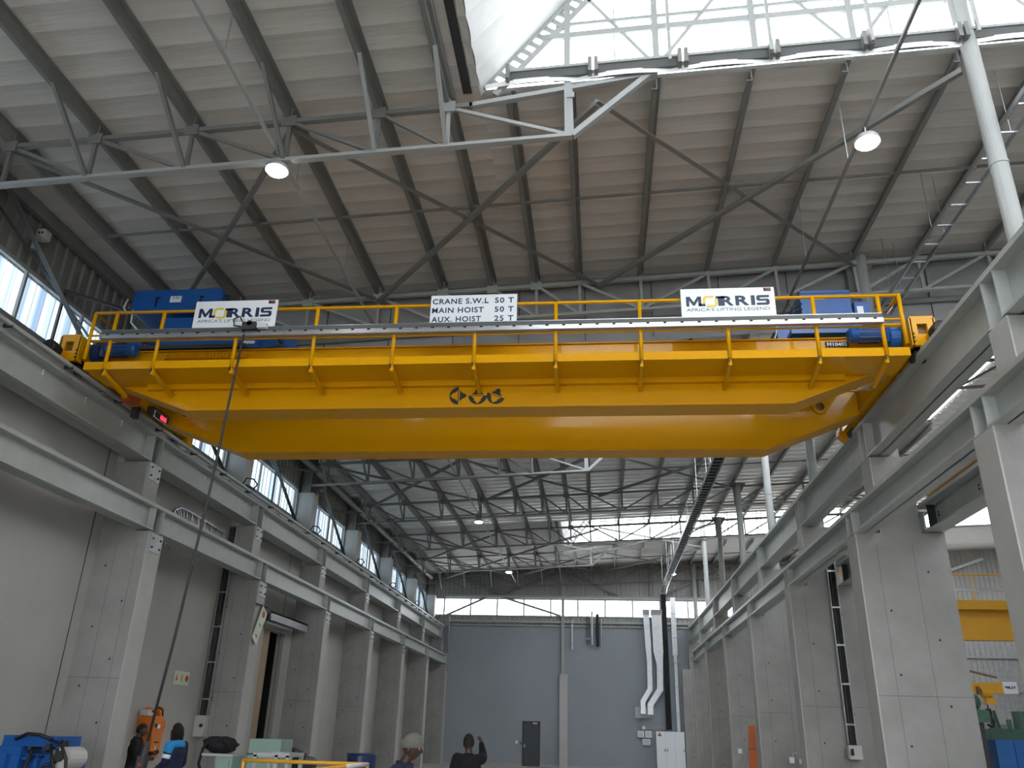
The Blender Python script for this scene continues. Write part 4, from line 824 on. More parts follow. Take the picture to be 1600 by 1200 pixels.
# ================================================================== FLOOR STANDING THINGS, LEFT
# blue machine with hoses
o = thing('blue_machine', (-8.5, 13.0, 0), 'blue machine with black hoses standing on the floor before the first wall column', 'machine')
mb = MB(); mb.rbox(-9.15, -8.75, 12.8, 13.6, 0, 1.40, 0.04); mb.box(-8.75, -8.15, 12.95, 13.6, 0, 1.30); mb.box(-9.12, -8.25, 12.85, 13.5, 1.40, 1.55); mb.box(-9.16, -8.9, 12.7, 12.8, 0.3, 1.3); mb.build('casing', 'blue', o)
mb = MB(); random.seed(3)
for q in range(26):
    x, z = random.uniform(-8.78, -8.2), random.uniform(0.2, 1.45); w_ = random.uniform(0.03, 0.09); mb.box(x, x+w_, 12.86-random.uniform(0, 0.06), 12.95, z, z+random.uniform(0.02, 0.12), random.choice(['bluedk', 'dark', 'blue', 'galvdull', 'blue', 'bluedk']))
mb.build('fittings', 'bluedk', o)
mb = MB(); mb.cyl((-8.12, 12.85, 1.25), (-8.12, 13.3, 1.25), 0.16, 16, 'handgrey'); mb.box(-8.26, -8.0, 12.9, 13.4, 0.3, 1.1, 'handgrey'); mb.cyl((-8.14, 12.82, 1.28), (-8.14, 12.85, 1.28), 0.08, 12, 'dark'); mb.cyl((-8.2, 13.0, 1.40), (-8.2, 13.0, 1.5), 0.05, 10, 'black'); mb.build('pump', 'handgrey', o)
for pts in ([(-8.35, 12.85, 1.5), (-8.1, 12.75, 1.45), (-7.95, 12.72, 1.25), (-7.9, 12.75, 0.9), (-7.85, 12.8, 0.1)], [(-8.3, 12.82, 1.42), (-8.2, 12.75, 1.25), (-8.08, 12.72, 1.05), (-7.98, 12.75, 0.6), (-7.95, 12.8, 0.1)], [(-8.9, 12.82, 1.5), (-8.7, 12.78, 1.58), (-8.5, 12.8, 1.57), (-8.3, 12.85, 1.5)], [(-8.6, 12.82, 0.9), (-8.4, 12.74, 1.0), (-8.3, 12.76, 1.15), (-8.15, 12.8, 1.2)], [(-8.72, 12.84, 0.6), (-8.66, 12.8, 1.0), (-8.6, 12.84, 1.35)]):
    mb = MB(); mb.tube(pts, 0.025, 8); mb.build('hose', 'black', o, smooth=True)
# sage green cabinets, bag, frame
o = thing('green_cabinet', (-5.4, 13.2, 0), 'sage green steel cabinet with open lower doors behind yellow barrier rail', 'cabinet')
mb = MB(); mb.box(-5.30, -4.80, 13.1, 13.6, 0.0, 1.60); mb.box(-5.31, -4.79, 13.09, 13.1, 1.38, 1.40, 'dark'); mb.box(-5.06, -5.05, 13.085, 13.1, 0.05, 1.36, 'dark'); mb.build('body', 'sagegreen', o)
mb = MB(); mb.box(-5.08, -4.84, 13.07, 13.09, 0.06, 1.36); mb.build('door', 'sagegreen', o)
o = thing('green_cabinet', (-5.65, 12.9, 0), 'lower sage green cabinet with black bag on top', 'cabinet')
mb = MB(); mb.box(-5.62, -5.36, 12.7, 13.1, 0.0, 1.36); mb.box(-5.84, -5.36, 12.68, 13.1, 1.36, 1.39, 'palesteel'); mb.build('body', 'sagegreen', o); mb = MB(); mb.box(-5.58, -5.40, 12.67, 12.70, 0.06, 1.30); mb.build('door', 'sagegreen', o)
bag = thing('black_bag', (-5.75, 12.85, 1.39), 'slouching black bag on the lower green cabinet', 'bag')
mb = MB(); n = 12; vs = []; fs = []
for i in range(n+1):
    t_ = PI*i/n
    for k in range(20):
        a = 2*PI*k/20; r = 1+0.12*math.sin(3*a+i)+0.08*math.sin(5*a-2*i); vs.append((-5.66+0.26*math.sin(t_)*math.cos(a)*r, 12.88+0.14*math.sin(t_)*math.sin(a)*r, 1.50+(0.12 if t_ < PI/2 else 0.11)*math.cos(t_)+0.04*math.sin(2*a)*math.sin(t_)))
for i in range(n):
    for k in range(20): fs.append((i*20+k, (i+1)*20+k, (i+1)*20+(k+1) % 20, i*20+(k+1) % 20))
mb.add(vs, fs); mb.build('bag_body', 'blackcloth', bag, smooth=True)
MB().tube([(-5.78, 12.76, 1.55), (-5.84, 12.70, 1.45), (-5.86, 12.68, 1.25), (-5.8, 12.66, 1.15)], 0.02, 6).build('strap', 'blackcloth', bag, smooth=True)
MB().tube([(-5.55, 12.76, 1.56), (-5.45, 12.72, 1.5), (-5.40, 12.75, 1.42)], 0.018, 6).build('strap', 'blackcloth', bag, smooth=True)
o = thing('tube_stand', (-4.5, 12.0, 0), 'open grey square tube frame standing before the green cabinet', 'frame')
mb = MB()
for x in (-4.72, -4.42, -4.26):
    for y in (11.95, 12.5): mb.bar((x, y, 0), (x, y, 1.42), 0.05, 0.05, up=(0, 1, 0))
for y in (11.95, 12.5): mb.bar((-4.75, y, 1.42), (-4.23, y, 1.42), 0.05, 0.05)
for x in (-4.72, -4.26): mb.bar((x, 11.95, 1.42), (x, 12.5, 1.42), 0.05, 0.05)
mb.bar((-4.72, 11.95, 0.3), (-4.26, 11.95, 0.3), 0.05, 0.05); mb.build('tube_frame', 'palesteel', o)
o = thing('black_machine', (-5.3, 15.0, 0), 'low black covered machine behind the grey frame', 'machine')
mb = MB(); mb.rbox(-5.68, -5.02, 14.8, 15.6, 0.15, 1.30, 0.1); mb.tube([(-5.72, 14.95, 1.33), (-5.5, 14.9, 1.40), (-5.2, 14.9, 1.39), (-5.02, 14.95, 1.30)], 0.06, 8); mb.build('cover', 'black', o)
for x in (-5.55, -5.15):
    for y in (14.9, 15.4): MB().cyl((x, y, 0.09), (x, y+0.1, 0.09), 0.09, 12).build('wheel', 'dark', o)
o = thing('barrier_rail', (-3.6, 11.4, 0), 'orange and white tube barrier on the floor in front of the blue drum', 'barrier')
mb = MB(); mb.tube([(-4.72, 11.5, 1.36), (-3.85, 11.5, 1.36), (-3.02, 11.5, 1.36)], 0.024, 8); mb.tube([(-3.02, 11.5, 1.36), (-3.05, 10.9, 1.36), (-3.10, 9.2, 1.36)], 0.024, 8); mb.build('rail', 'yellow2', o, smooth=True)
mb = MB(); mb.tube([(-3.02, 11.5, 1.36), (-3.04, 10.6, 1.364)], 0.025, 8); mb.build('white_sleeve', 'offwhite', o, smooth=True)
for p in ((-4.70, 11.5), (-3.02, 11.5), (-3.10, 9.25)): mb = MB(); mb.cyl((p[0], p[1], 0), (p[0], p[1], 1.36), 0.022, 8); mb.cyl((p[0], p[1], 0), (p[0], p[1], 0.02), 0.09, 12); mb.build('post', 'yellow2', o)
o = thing('blue_drum', (-4.59, 17.0, 0), 'dark blue steel drum standing beyond the barrier', 'drum')
mb = MB(); prof = [(0.27, 0), (0.285, 0.02), (0.285, 0.40), (0.30, 0.43), (0.285, 0.46), (0.285, 0.86), (0.30, 0.89), (0.285, 0.92), (0.285, 1.30), (0.295, 1.33), (0.28, 1.34)]
mb.tube([(-4.59, 17.0, z) for r, z in prof], [r for r, z in prof], 24); mb.build('drum_body', 'bluedk', o)

# ================================================================== END WALL FITTINGS
dr = struct('door_2', MB().box(-4.44, -3.55, YB-0.05, YB, 0.0, 2.34), 'doordark', 'charcoal single door in the grey end wall', 'door')
mb = MB(); mb.box(-4.50, -4.44, YB-0.07, YB, 0, 2.40); mb.box(-3.55, -3.49, YB-0.07, YB, 0, 2.40); mb.box(-4.50, -3.49, YB-0.07, YB, 2.34, 2.40); mb.build('door_frame', 'dark', dr)
mb = MB(); mb.box(-4.41, -4.37, YB-0.12, YB-0.05, 1.0, 1.15); mb.build('door_handle', 'galv', dr); mb = MB(); mb.box(-3.92, -3.66, YB-0.1, YB-0.05, 2.26, 2.33); mb.build('door_closer', 'offwhite', dr)
o = thing('light_switch', (-4.85, YB, 1.25), 'tiny white light switch beside the charcoal door', 'switch'); MB().box(-4.92, -4.80, YB-0.03, YB, 1.18, 1.34).build('plate', 'white', o); MB().box(-4.66, -4.58, YB-0.03, YB, 1.14, 1.26).build('reader', 'dark', o)
o = thing('concrete_column', (-2.11, YB-0.15, 0), 'half-height concrete pier on the end wall with steel post above', 'column')
MB().box(-2.36, -1.88, YB-0.3, YB, 0, 5.0).build('lower_shaft', 'concrete_face', o); MB().box(-2.24, -2.07, YB-0.26, YB-0.09, 5.0, zr(-2.1)-0.1).build('steel_post', 'palesteel', o); MB().box(-2.4, -1.84, YB-0.32, YB, 5.0, 5.04).build('cap_plate', 'galvdull', o)
for nm, z, r, lab in (('girt_pipe', 9.55, 0.075, 'pale steel tube running across the end wall above the window strip'), ('girt_pipe', 8.05, 0.06, 'pale girt tube along the top of the grey end wall'), ('girt_pipe', 7.82, 0.035, 'thin dark-lined rail along the top edge of the grey painted wall')):
    o = thing(nm, (0, YB-0.12, z), lab, 'tube', 'end wall tubes'); MB().box(-9.5, 9, YB-0.06-2*r, YB-0.06, z-r, z+r).build('tube', 'palesteel', o)
o = thing('wall_brace', (-6, YB-0.15, 9), 'inverted V of slanting braces across the end wall window strip', 'bracing'); 
for a, b in (((-9.45, 8.36), (-6.9, 9.5)), ((-5.9, 9.5), (-2.3, 8.42)), ((-9.4, 11.0), (-5.9, 9.7)), ((-2.3, 11.1), (-5.9, 9.75)), ((-2.0, 11.1), (1.2, 9.7)), ((7.2, 11.2), (4.0, 9.75))):
    MB().bar((a[0], YB-0.12, a[1]), (b[0], YB-0.12, b[1]), 0.12, 0.10, up=(0, 1, 0)).build('brace', 'roofsteel', o)
for i, x in enumerate((-6.6, 3.2, 6.2)):
    o = thing('gable_post', (x, YB-0.14, 9.4), 'slim steel post on the upper end wall, %s from the window wall' % ORD[i+1], 'post', 'end wall posts'); MB().box(x-0.08, x+0.08, YB-0.2, YB-0.06, 9.62, zr(x)-0.05).build('post_section', 'roofsteel', o)
# hanging stubs
for i, (x0, x1, z0, z1, m, lab) in enumerate(((-1.66, -1.55, 6.47, 8.15, 'offwhite', 'white pipe stub on end wall beside the centre post'), (-0.46, -0.33, 6.75, 8.7, 'offwhite', 'white pipe in the middle of the pipe cluster on the end wall'), (-0.16, 0.03, 6.65, 8.55, 'black', 'black hose hanging in the pipe cluster on the end wall'), (0.10, 0.2, 6.75, 8.3, 'galvdull', 'grey pipe at the outer side of the pipe cluster'), (-0.72, -0.66, 6.75, 8.75, 'dark', 'thin dark rod nearest the centre post in the pipe cluster'), (-0.60, -0.55, 6.75, 8.75, 'dark', 'second thin dark rod in the pipe cluster on end wall'))):
    o = thing('wall_pipe', ((x0+x1)/2, YB-0.25, z0), lab, 'pipe', 'end wall pipes'); MB().cyl(((x0+x1)/2, YB-0.25, z0), ((x0+x1)/2, YB-0.25, z1), (x1-x0)/2, 12).build('pipe', m, o); MB().box((x0+x1)/2-0.06, (x0+x1)/2+0.06, YB-0.32, YB, z0+0.3, z0+0.36).build('clip', 'galvdull', o)
# ducts
def duct(name, path, label):
    o = thing(name, (path[0][0], YB-0.4, path[0][1]), label, 'air duct', 'ducts on the end wall')
    for i in range(len(path)-1):
        (xa, za, wa), (xb, zb_, wb) = path[i], path[i+1]
        va = Vector((xb-xa, 0, zb_-za)).normalized()
        def perp(j):
            if 0 < j < len(path)-1:
                a = Vector((path[j][0]-path[j-1][0], 0, path[j][1]-path[j-1][1])).normalized(); b = Vector((path[j+1][0]-path[j][0], 0, path[j+1][1]-path[j][1])).normalized(); d = (a+b).normalized(); k = 1/max(0.6, d.dot(a))
            else: d = Vector((path[min(j+1, len(path)-1)][0]-path[max(j-1, 0)][0], 0, path[min(j+1, len(path)-1)][1]-path[max(j-1, 0)][1])).normalized(); k = 1
            return Vector((d.z, 0, -d.x))*k
        pa, pb = perp(i)*wa/2, perp(i+1)*wb/2; A, B = Vector((xa, 0, za)), Vector((xb, 0, zb_)); y0, y1 = YB-0.55, YB-0.08
        vs = []
        for y in (y0, y1): vs += [A-pa+Vector((0, y, 0)), A+pa+Vector((0, y, 0)), B+pb+Vector((0, y, 0)), B-pb+Vector((0, y, 0))]
        mb = MB(); mb.add(vs, [(0, 1, 2, 3), (7, 6, 5, 4), (0, 4, 5, 1), (1, 5, 6, 2), (2, 6, 7, 3), (3, 7, 4, 0)])
        mb.bar(A-pa*1.06+Vector((0, y0-0.01, 0)), A+pa*1.06+Vector((0, y0-0.01, 0)), 0.05, 0.03, up=(0, 1, 0))
        L = (B-A).length
        for q in range(1, int(L/0.5)): c = A.lerp(B, q*0.5/L); mb.bar(c-pa.lerp(pb, q*0.5/L)*1.01+Vector((0, y0-0.004, 0)), c+pa.lerp(pb, q*0.5/L)*1.01+Vector((0, y0-0.004, 0)), 0.02, 0.012, up=(0, 1, 0))
        mb.build('duct_section', 'galv', o)
    (xa, za, wa) = path[0]; mb = MB(); mb.box(xa-wa*0.56, xa+wa*0.56, YB-0.58, YB-0.05, za, za+0.32, 'galvdull')
    for q in range(6): mb.box(xa-wa*0.5, xa+wa*0.5, YB-0.59, YB-0.58, za+0.03+q*0.045, za+0.045+q*0.045, 'dark')
    mb.build('louvre_head', 'galvdull', o)
duct('air_duct', [(2.86, 8.5, 0.36), (2.93, 6.6, 0.34), (2.96, 5.8, 0.28), (2.94, 4.3, 0.28), (2.5, 3.62, 0.28), (2.5, 2.95, 0.28)], 'narrower galvanised air duct with an offset, nearer the door on end wall')
duct('air_duct', [(3.48, 8.5, 0.60), (3.50, 6.4, 0.58), (3.56, 5.7, 0.36), (3.52, 4.3, 0.34), (2.92, 3.45, 0.32), (2.92, 2.92, 0.32)], 'wider galvanised air duct with an offset, nearer the cabinet on end wall')
o = thing('wall_plate', (2.5, YB-0.05, 3.0), 'dark grey wall sleeve at the foot of the air ducts', 'wall plate'); MB().box(2.05, 3.0, YB-0.07, YB, 2.74, 3.34).build('plate', 'galvdull', o)
o = thing('silver_conduit', (4.5, YB-0.2, 2.1), 'silver steel trunking down the end wall into the white cabinet', 'conduit'); mb = MB(); mb.box(4.36, 4.66, YB-0.24, YB-0.06, 6.2, 9.6); mb.box(4.42, 4.60, YB-0.2, YB-0.06, 2.05, 6.2); mb.build('trunking', 'galv', o)
for q in range(5): MB().box(4.34, 4.68, YB-0.25, YB-0.05, 3.0+q*1.4, 3.05+q*1.4).build('joint_band', 'palesteel', o)
o = thing('white_cabinet', (4.0, YB-0.3, 0), 'large white electrical cabinet with three doors standing against end wall', 'cabinet')
MB().box(3.17, 4.78, YB-0.6, YB-0.02, 0.0, 2.05).build('body', 'offwhite', o)
for i in range(3):
    d = MB().box(3.19+i*0.53, 3.70+i*0.53, YB-0.62, YB-0.6, 0.12, 2.02).build('door', 'white', o); MB().box(3.63+i*0.53-(0.38 if i == 1 else 0), 3.66+i*0.53-(0.38 if i == 1 else 0), YB-0.66, YB-0.62, 1.0, 1.14).build('handle', 'dark', d)
mb = MB(); mb.prism([(0, 0), (0.24, 0), (0.12, 0.2)], (3.26, YB-0.625, 1.80), (1, 0, 0), (0, 0, 1), (0, -1, 0), 0.004, 'black'); mb.prism([(0.05, 0.03), (0.19, 0.03), (0.12, 0.15)], (3.26, YB-0.63, 1.80), (1, 0, 0), (0, 0, 1), (0, -1, 0), 0.002, 'yellow2'); mb.build('warning_sticker', 'black', o)
for i, (x0, x1, z0, z1, lab) in enumerate(((2.16, 2.51, 1.71, 2.04, 'square white box under the air ducts, farther from cabinet'), (2.60, 2.95, 1.70, 2.05, 'square white box under the air ducts, nearer white cabinet'), (2.43, 2.86, 1.31, 1.62, 'wide white box below the two square ones on end wall'), (2.43, 2.60, 2.14, 2.30, 'tiny white box above the square ones on end wall'))):
    o = thing('switch_box', ((x0+x1)/2, YB-0.08, z0), lab, 'switch box', 'end wall boxes'); mb = MB(); mb.box(x0, x1, YB-0.16, YB, z0, z1); mb.build('casing', 'white', o); MB().box(x0+0.04, x1-0.04, YB-0.17, YB-0.16, z0+0.04, z1-0.04).build('lid', 'offwhite', o)
o = thing('wall_conduit', (3.1, YB-0.05, 2.2), 'small white conduits linking the end wall boxes to the cable ladder', 'conduit'); mb = MB(); mb.tube([(2.6, YB-0.05, 2.25), (3.85, YB-0.05, 2.25)], 0.025, 6); mb.tube([(2.6, YB-0.05, 2.16), (3.85, YB-0.05, 2.16)], 0.025, 6); mb.tube([(2.25, YB-0.05, 2.05), (2.25, YB-0.05, 2.75)], 0.02, 6); mb.build('tube', 'galvdull', o)
o = thing('corner_pipe', (-9.15, YB-0.3, 6), 'pale vertical pipe in the corner of window wall and end wall', 'pipe'); mb = MB(); mb.tube([(-9.2, YB-0.15, 6.2), (-9.2, YB-0.15, 8.2), (-9.25, YB-0.1, 8.38), (-9.45, YB-0.1, 8.4)], 0.06, 8); mb.build('pipe', 'palesteel', o, smooth=True)
o = thing('corner_pipe', (5.0, YB-0.3, 6), 'pale vertical pipe on end wall beyond the silver trunking', 'pipe'); mb = MB(); mb.tube([(5.45, YB-0.15, 5.4), (5.4, YB-0.15, 8.2)], 0.05, 8); mb.build('pipe', 'palesteel', o, smooth=True)

# ================================================================== RIGHT SIDE
tray('cable_tray', 5.90, YC[2]-0.38, 1.75, 6.3, 'vertical tray of black cables on the third freestanding column above a switch box', 1, 0.2)
o = thing('switch_box', (5.9, YC[2]-0.4, 1.45), 'pale switch box with black handle on the third freestanding column', 'switch box', 'switch boxes'); MB().box(5.76, 6.06, YC[2]-0.52, YC[2]-0.33, 1.42, 1.72).build('casing', 'handgrey', o); mb = MB(); mb.box(5.80, 5.86, YC[2]-0.57, YC[2]-0.52, 1.50, 1.62); mb.cyl((5.83, YC[2]-0.58, 1.62), (5.83, YC[2]-0.52, 1.62), 0.03, 10); mb.build('handle', 'black', o)
o = thing('socket_box', (5.65, YC[3]-0.36, 1.2), 'small white double socket low on the fourth freestanding column', 'socket'); mb = MB(); mb.box(5.62, 5.76, YC[3]-0.40, YC[3]-0.325, 1.16, 1.32); mb.box(5.9, 6.05, YC[3]-0.40, YC[3]-0.325, 1.14, 1.28, 'handgrey'); mb.build('box', 'white', o); mb = MB(); mb.tube([(5.70, YC[3]-0.37, 1.30), (5.73, YC[3]-0.42, 1.42), (5.83, YC[3]-0.42, 1.46), (5.85, YC[3]-0.40, 1.34)], 0.012, 6); mb.build('cord', 'offwhite', o, smooth=True)
o = thing('socket_box', (5.1, YC[4]-0.36, 1.2), 'small white socket low on the fifth freestanding column', 'socket'); MB().box(5.02, 5.16, YC[4]-0.40, YC[4]-0.325, 1.30, 1.45).build('box', 'white', o)
o = thing('orange_board', (4.45, 27.0, 0), 'narrow orange red board leaning on a freestanding column', 'board'); mb = MB(); mb.prism([(4.28, 0), (4.56, 0), (4.60, 2.18), (4.40, 2.14)], (0, 26.95, 0), (1, 0, 0), (0, 0, 1), (0, 1, 0), 0.05); mb.build('board', 'rust', o); MB().box(4.30, 4.55, 26.93, 26.95, 0.4, 0.46).build('batten', 'copper', o); MB().box(4.33, 4.57, 26.93, 26.95, 1.5, 1.56).build('batten', 'copper', o)
o = thing('grey_rods', (4.2, 27.1, 0), 'thin grey rod leaning beside the orange red board', 'rod'); MB().tube([(4.12, 27.2, 0), (4.28, 27.25, 1.6)], 0.02, 6).build('rod', 'galvdull', o)
# beams and crane of the neighbouring bay
for k in (1, 2):
    y0, y1 = YC[k]-5.9, YC[k]
    o = thing('bay_runway_beam', (6.32, (y0+y1)/2, 5.42), 'dark steel runway beam on the far side of freestanding columns, %s span' % ['', 'nearest', 'second'][k], 'steel beam', 'neighbouring bay runway beams')
    mb = MB(); mb.box(6.10, 6.44, y0+0.1, y1-0.1, 5.93, 6.0); mb.box(6.10, 6.44, y0+0.15, y1-0.15, 5.44, 5.47); mb.box(6.30, 6.325, y0+0.15, y1-0.15, 5.45, 5.95); mb.build('beam_section', 'steel', o)
    for q in (0.25, 0.6, 0.9): 
        for dz in (0, 0.06): MB().cyl((6.285, y0+(y1-y0)*q, 5.7+dz), (6.30, y0+(y1-y0)*q, 5.7+dz), 0.02, 8).build('bolt', 'dark', o)
    MB().box(6.16, 6.48, y1-0.45, y1-0.425, 5.46, 5.94).build('end_stiffener', 'dark', o)
o = thing('bay_crane_carriage', (6.32, 15, 6.06), 'yellow end carriage of the neighbouring bay crane on its runway beam', 'crane carriage')
mb = MB(); mb.box(6.20, 6.44, 13.3, 15.75, 6.10, 6.26); mb.build('carriage_beam', 'yellow2', o)
MB().tube([(6.20, 13.1, 6.46), (6.20, 14.2, 6.44), (6.20, 15.6, 6.34)], 0.022, 8).build('guard_rail', 'yellow2', o)
for q in range(3): MB().tube([(6.20, 13.4+q*0.7, 6.26), (6.20, 13.4+q*0.7, 6.45-q*0.04)], 0.016, 6).build('rail_post', 'yellow2', o)
mb = MB(); mb.cyl((6.05, 13.45, 6.24), (6.35, 13.45, 6.24), 0.10, 14); mb.cyl((6.12, 13.75, 6.32), (6.3, 13.75, 6.32), 0.05, 12); mb.box(6.12, 6.3, 13.4, 13.8, 6.26, 6.30); mb.build('drive_motor', 'black', o)
for y in (13.8, 15.4): MB().cyl((6.26, y, 6.08), (6.38, y, 6.08), 0.08, 16).build('wheel', 'dark', o)
o = thing('bay_crane', (16, 35, 5.6), 'distant yellow bridge crane seen between the freestanding columns', 'crane')
mb = MB(); mb.box(7.6, 24.3, 35.0, 35.5, 5.6, 7.05); mb.build('girder', 'yellow2', o); mb = MB(); mb.box(7.6, 24.3, 34.55, 35.0, 6.70, 7.05); mb.build('walkway', 'yellow2', o); mb = MB(); mb.box(7.6, 24.3, 34.9, 35.0, 5.58, 5.95); mb.build('lower_flange', 'yellow2', o)
mb = MB(); mb.tube([(7.6, 34.6, 8.05), (24.3, 34.6, 8.05)], 0.03, 8); mb.box(7.6, 24.3, 34.5, 34.55, 7.38, 7.48, 'galv')
for q in range(8): mb.tube([(8.5+q*2.1, 34.6, 6.8), (8.5+q*2.1, 34.6, 8.05)], 0.03, 8)
mb.build('handrail', 'yellow2', o)
for x in (7.4, 24.3): mb = MB(); mb.box(x, x+0.3, 33.8, 37, 5.5, 5.9); mb.build('end_carriage', 'yellow2', o)
o = MB().cyl((17.0, YB-0.1, 10.0), (23.0, YB-0.1, 12.1), 0.09, 10).build('bay_brace', 'offwhite'); tag(o, 'white slanting tube brace on the end wall of the neighbouring bay', 'bracing', None, 'thing')
for x, lab in ((7.55, 'left'), (24.45, 'right')):
    o = thing('bay_track_beam', (x, 36, 5.2), 'steel track beam carrying the distant yellow crane at its %s end' % {'left': 'nearer', 'right': 'farther'}[lab], 'steel beam', 'bay track beams'); MB().isec((x, 24, 5.27), (x, 51.8, 5.27), 0.3, 0.46).build('beam_section', 'steel', o)
    for y in (24.3, 33.5, 42.5, 51.4): MB().box(x-0.2, x+0.2, y-0.2, y+0.2, 0, 5.04).build('support_post', 'concrete', o)
o = thing('jib_hoist', (14.7, 35.6, 3.6), 'yellow jib arm with chain hoist and white plate near the green machine', 'jib hoist')
mb = MB(); mb.box(12.8, 15.68, 35.6, 35.8, 3.66, 4.06); mb.bar((13.4, 35.7, 4.75), (15.5, 35.7, 4.25), 0.06, 0.08, 'copper'); mb.box(12.6, 12.85, 35.55, 35.85, 0, 4.7); mb.build('jib_arm', 'yellow2', o)
mb = MB(); mb.box(15.62, 16.14, 35.57, 35.6, 3.66, 4.10, 'white'); put_text(mb, 'SWL 2 T', (15.68, 35.565, 3.84), (1, 0, 0), (0, 0, 1), 0.1, 'ink', width=0.4, height=0.10, bold=0.01); mb.build('capacity_plate', 'white', o)
mb = MB(); mb.box(14.85, 15.22, 35.45, 35.7, 3.25, 3.5); mb.cyl((14.75, 35.55, 3.66), (15.1, 35.55, 3.66), 0.17, 12); mb.box(14.6, 14.7, 35.45, 35.6, 3.6, 3.9, 'copper'); mb.build('hoist_body', 'yellow2', o)
mb = MB(); mb.cyl((14.9, 35.55, 2.85), (14.9, 35.55, 3.1), 0.1, 10); mb.tube([(14.9, 35.55, 3.25), (14.9, 35.55, 2.8)], 0.03, 6); mb.tube([(14.9, 35.55, 2.82), (15.02, 35.55, 2.70), (15.0, 35.55, 2.52), (14.88, 35.55, 2.46), (14.78, 35.55, 2.56)], 0.05, 8); mb.build('hook', 'black', o)
o = thing('green_machine', (14.2, 33.5, 0), 'tall dark green machine column beside the blue container', 'machine')
mb = MB(); mb.rbox(13.25, 13.68, 33.2, 34.0, 0, 2.9, 0.06, 'dark'); mb.rbox(13.2, 13.9, 33.1, 34.1, 2.55, 2.98, 0.12); mb.ball((13.55, 33.5, 3.25), 0.26, 0.26, 0.30); mb.build('column', 'machgreen', o)
mb = MB(); mb.rbox(14.9, 17.2, 35.9, 36.6, 1.9, 2.42, 0.05); mb.cyl((15.35, 36.2, 2.4), (15.25, 36.2, 3.05), 0.16, 12); mb.cyl((16.3, 36.2, 2.4), (16.3, 36.2, 3.05), 0.28, 14); mb.cyl((15.85, 36.2, 2.4), (15.85, 36.2, 2.75), 0.09, 10); mb.rbox(15.1, 17.0, 36.0, 36.5, 0, 1.9, 0.05); mb.build('bed', 'machgreen', o)
o = thing('blue_container', (15.2, 33.8, 0), 'large plain blue container in front of the green machine in the neighbouring bay', 'container')
mb = MB(); mb.box(13.95, 17.0, 33.2, 35.2, 0.08, 2.0); mb.box(14.55, 14.58, 33.19, 33.2, 0.1, 1.95, 'bluedk'); mb.build('body', 'bluebox', o)
for x in (14.1, 16.4): MB().box(x-0.1, x+0.1, 33.3, 35.1, 0, 0.08).build('foot', 'dark', o)

# ================================================================== PEOPLE
def evaluated(me, mods):
    o = bpy.data.objects.new('shape', me); C.objects.link(o)
    for kind, kw in mods:
        md = o.modifiers.new(kind, kind)
        for k, v in kw.items(): setattr(md, k, v)
    dg = bpy.context.evaluated_depsgraph_get(); m2 = bpy.data.meshes.new_from_object(o.evaluated_get(dg))
    vs = [v.co.copy() for v in m2.vertices]; fs = [tuple(p.vertices) for p in m2.polygons]
    bpy.data.objects.remove(o); bpy.data.meshes.remove(m2)
    return vs, fs
def fuse(mb, voxel, smooth):
    """one continuous surface from overlapping closed volumes"""
    me = bpy.data.meshes.new('shape'); me.from_pydata([tuple(v) for v in mb.v], [], mb.f); me.update()
    bm = bmesh.new(); bm.from_mesh(me); bmesh.ops.recalc_face_normals(bm, faces=bm.faces); bm.to_mesh(me); bm.free()
    return evaluated(me, [('REMESH', dict(mode='VOXEL', voxel_size=voxel)), ('SMOOTH', dict(factor=0.5, iterations=smooth))])
def limb(mb, pts):
    """tapering limb through (point, radius) with rounded joints"""
    fine = []
    for (p, r), (q, t) in zip(pts, pts[1:]):
        for i in range(6): fine.append((lerp3(p, q, i/6), r+(t-r)*i/6))
    fine.append(pts[-1]); mb.tube([p for p, r in fine], [r for p, r in fine], 14)
    for p, r in pts: mb.ball(p, r, r, r, None, 6)
def loft(mb, rings, n=28):
    """closed trunk through (centre, half depth, half width) rings"""
    fine = []
    for (c, a, b), (d, e, f) in zip(rings, rings[1:]):
        for i in range(4): t = i/4; t = t*t*(3-2*t); fine.append((lerp3(c, d, i/4), a+(e-a)*t, b+(f-b)*t))
    fine.append(rings[-1]); vs = []; fs = []
    for c, a, b in fine:
        for k in range(n): g = 2*PI*k/n; vs.append((c[0]+a*math.copysign(abs(math.cos(g))**0.85, math.cos(g)), c[1]+b*math.copysign(abs(math.sin(g))**0.85, math.sin(g)), c[2]))
    for i in range(len(fine)-1):
        for k in range(n): fs.append((i*n+k, i*n+(k+1) % n, (i+1)*n+(k+1) % n, (i+1)*n+k))
    fs.append(tuple(range(n))[::-1]); fs.append(tuple(range((len(fine)-1)*n, len(fine)*n))); mb.add(vs, fs)
def lerp3(a, b, t): return tuple(a[i]+(b[i]-a[i])*t for i in range(3))
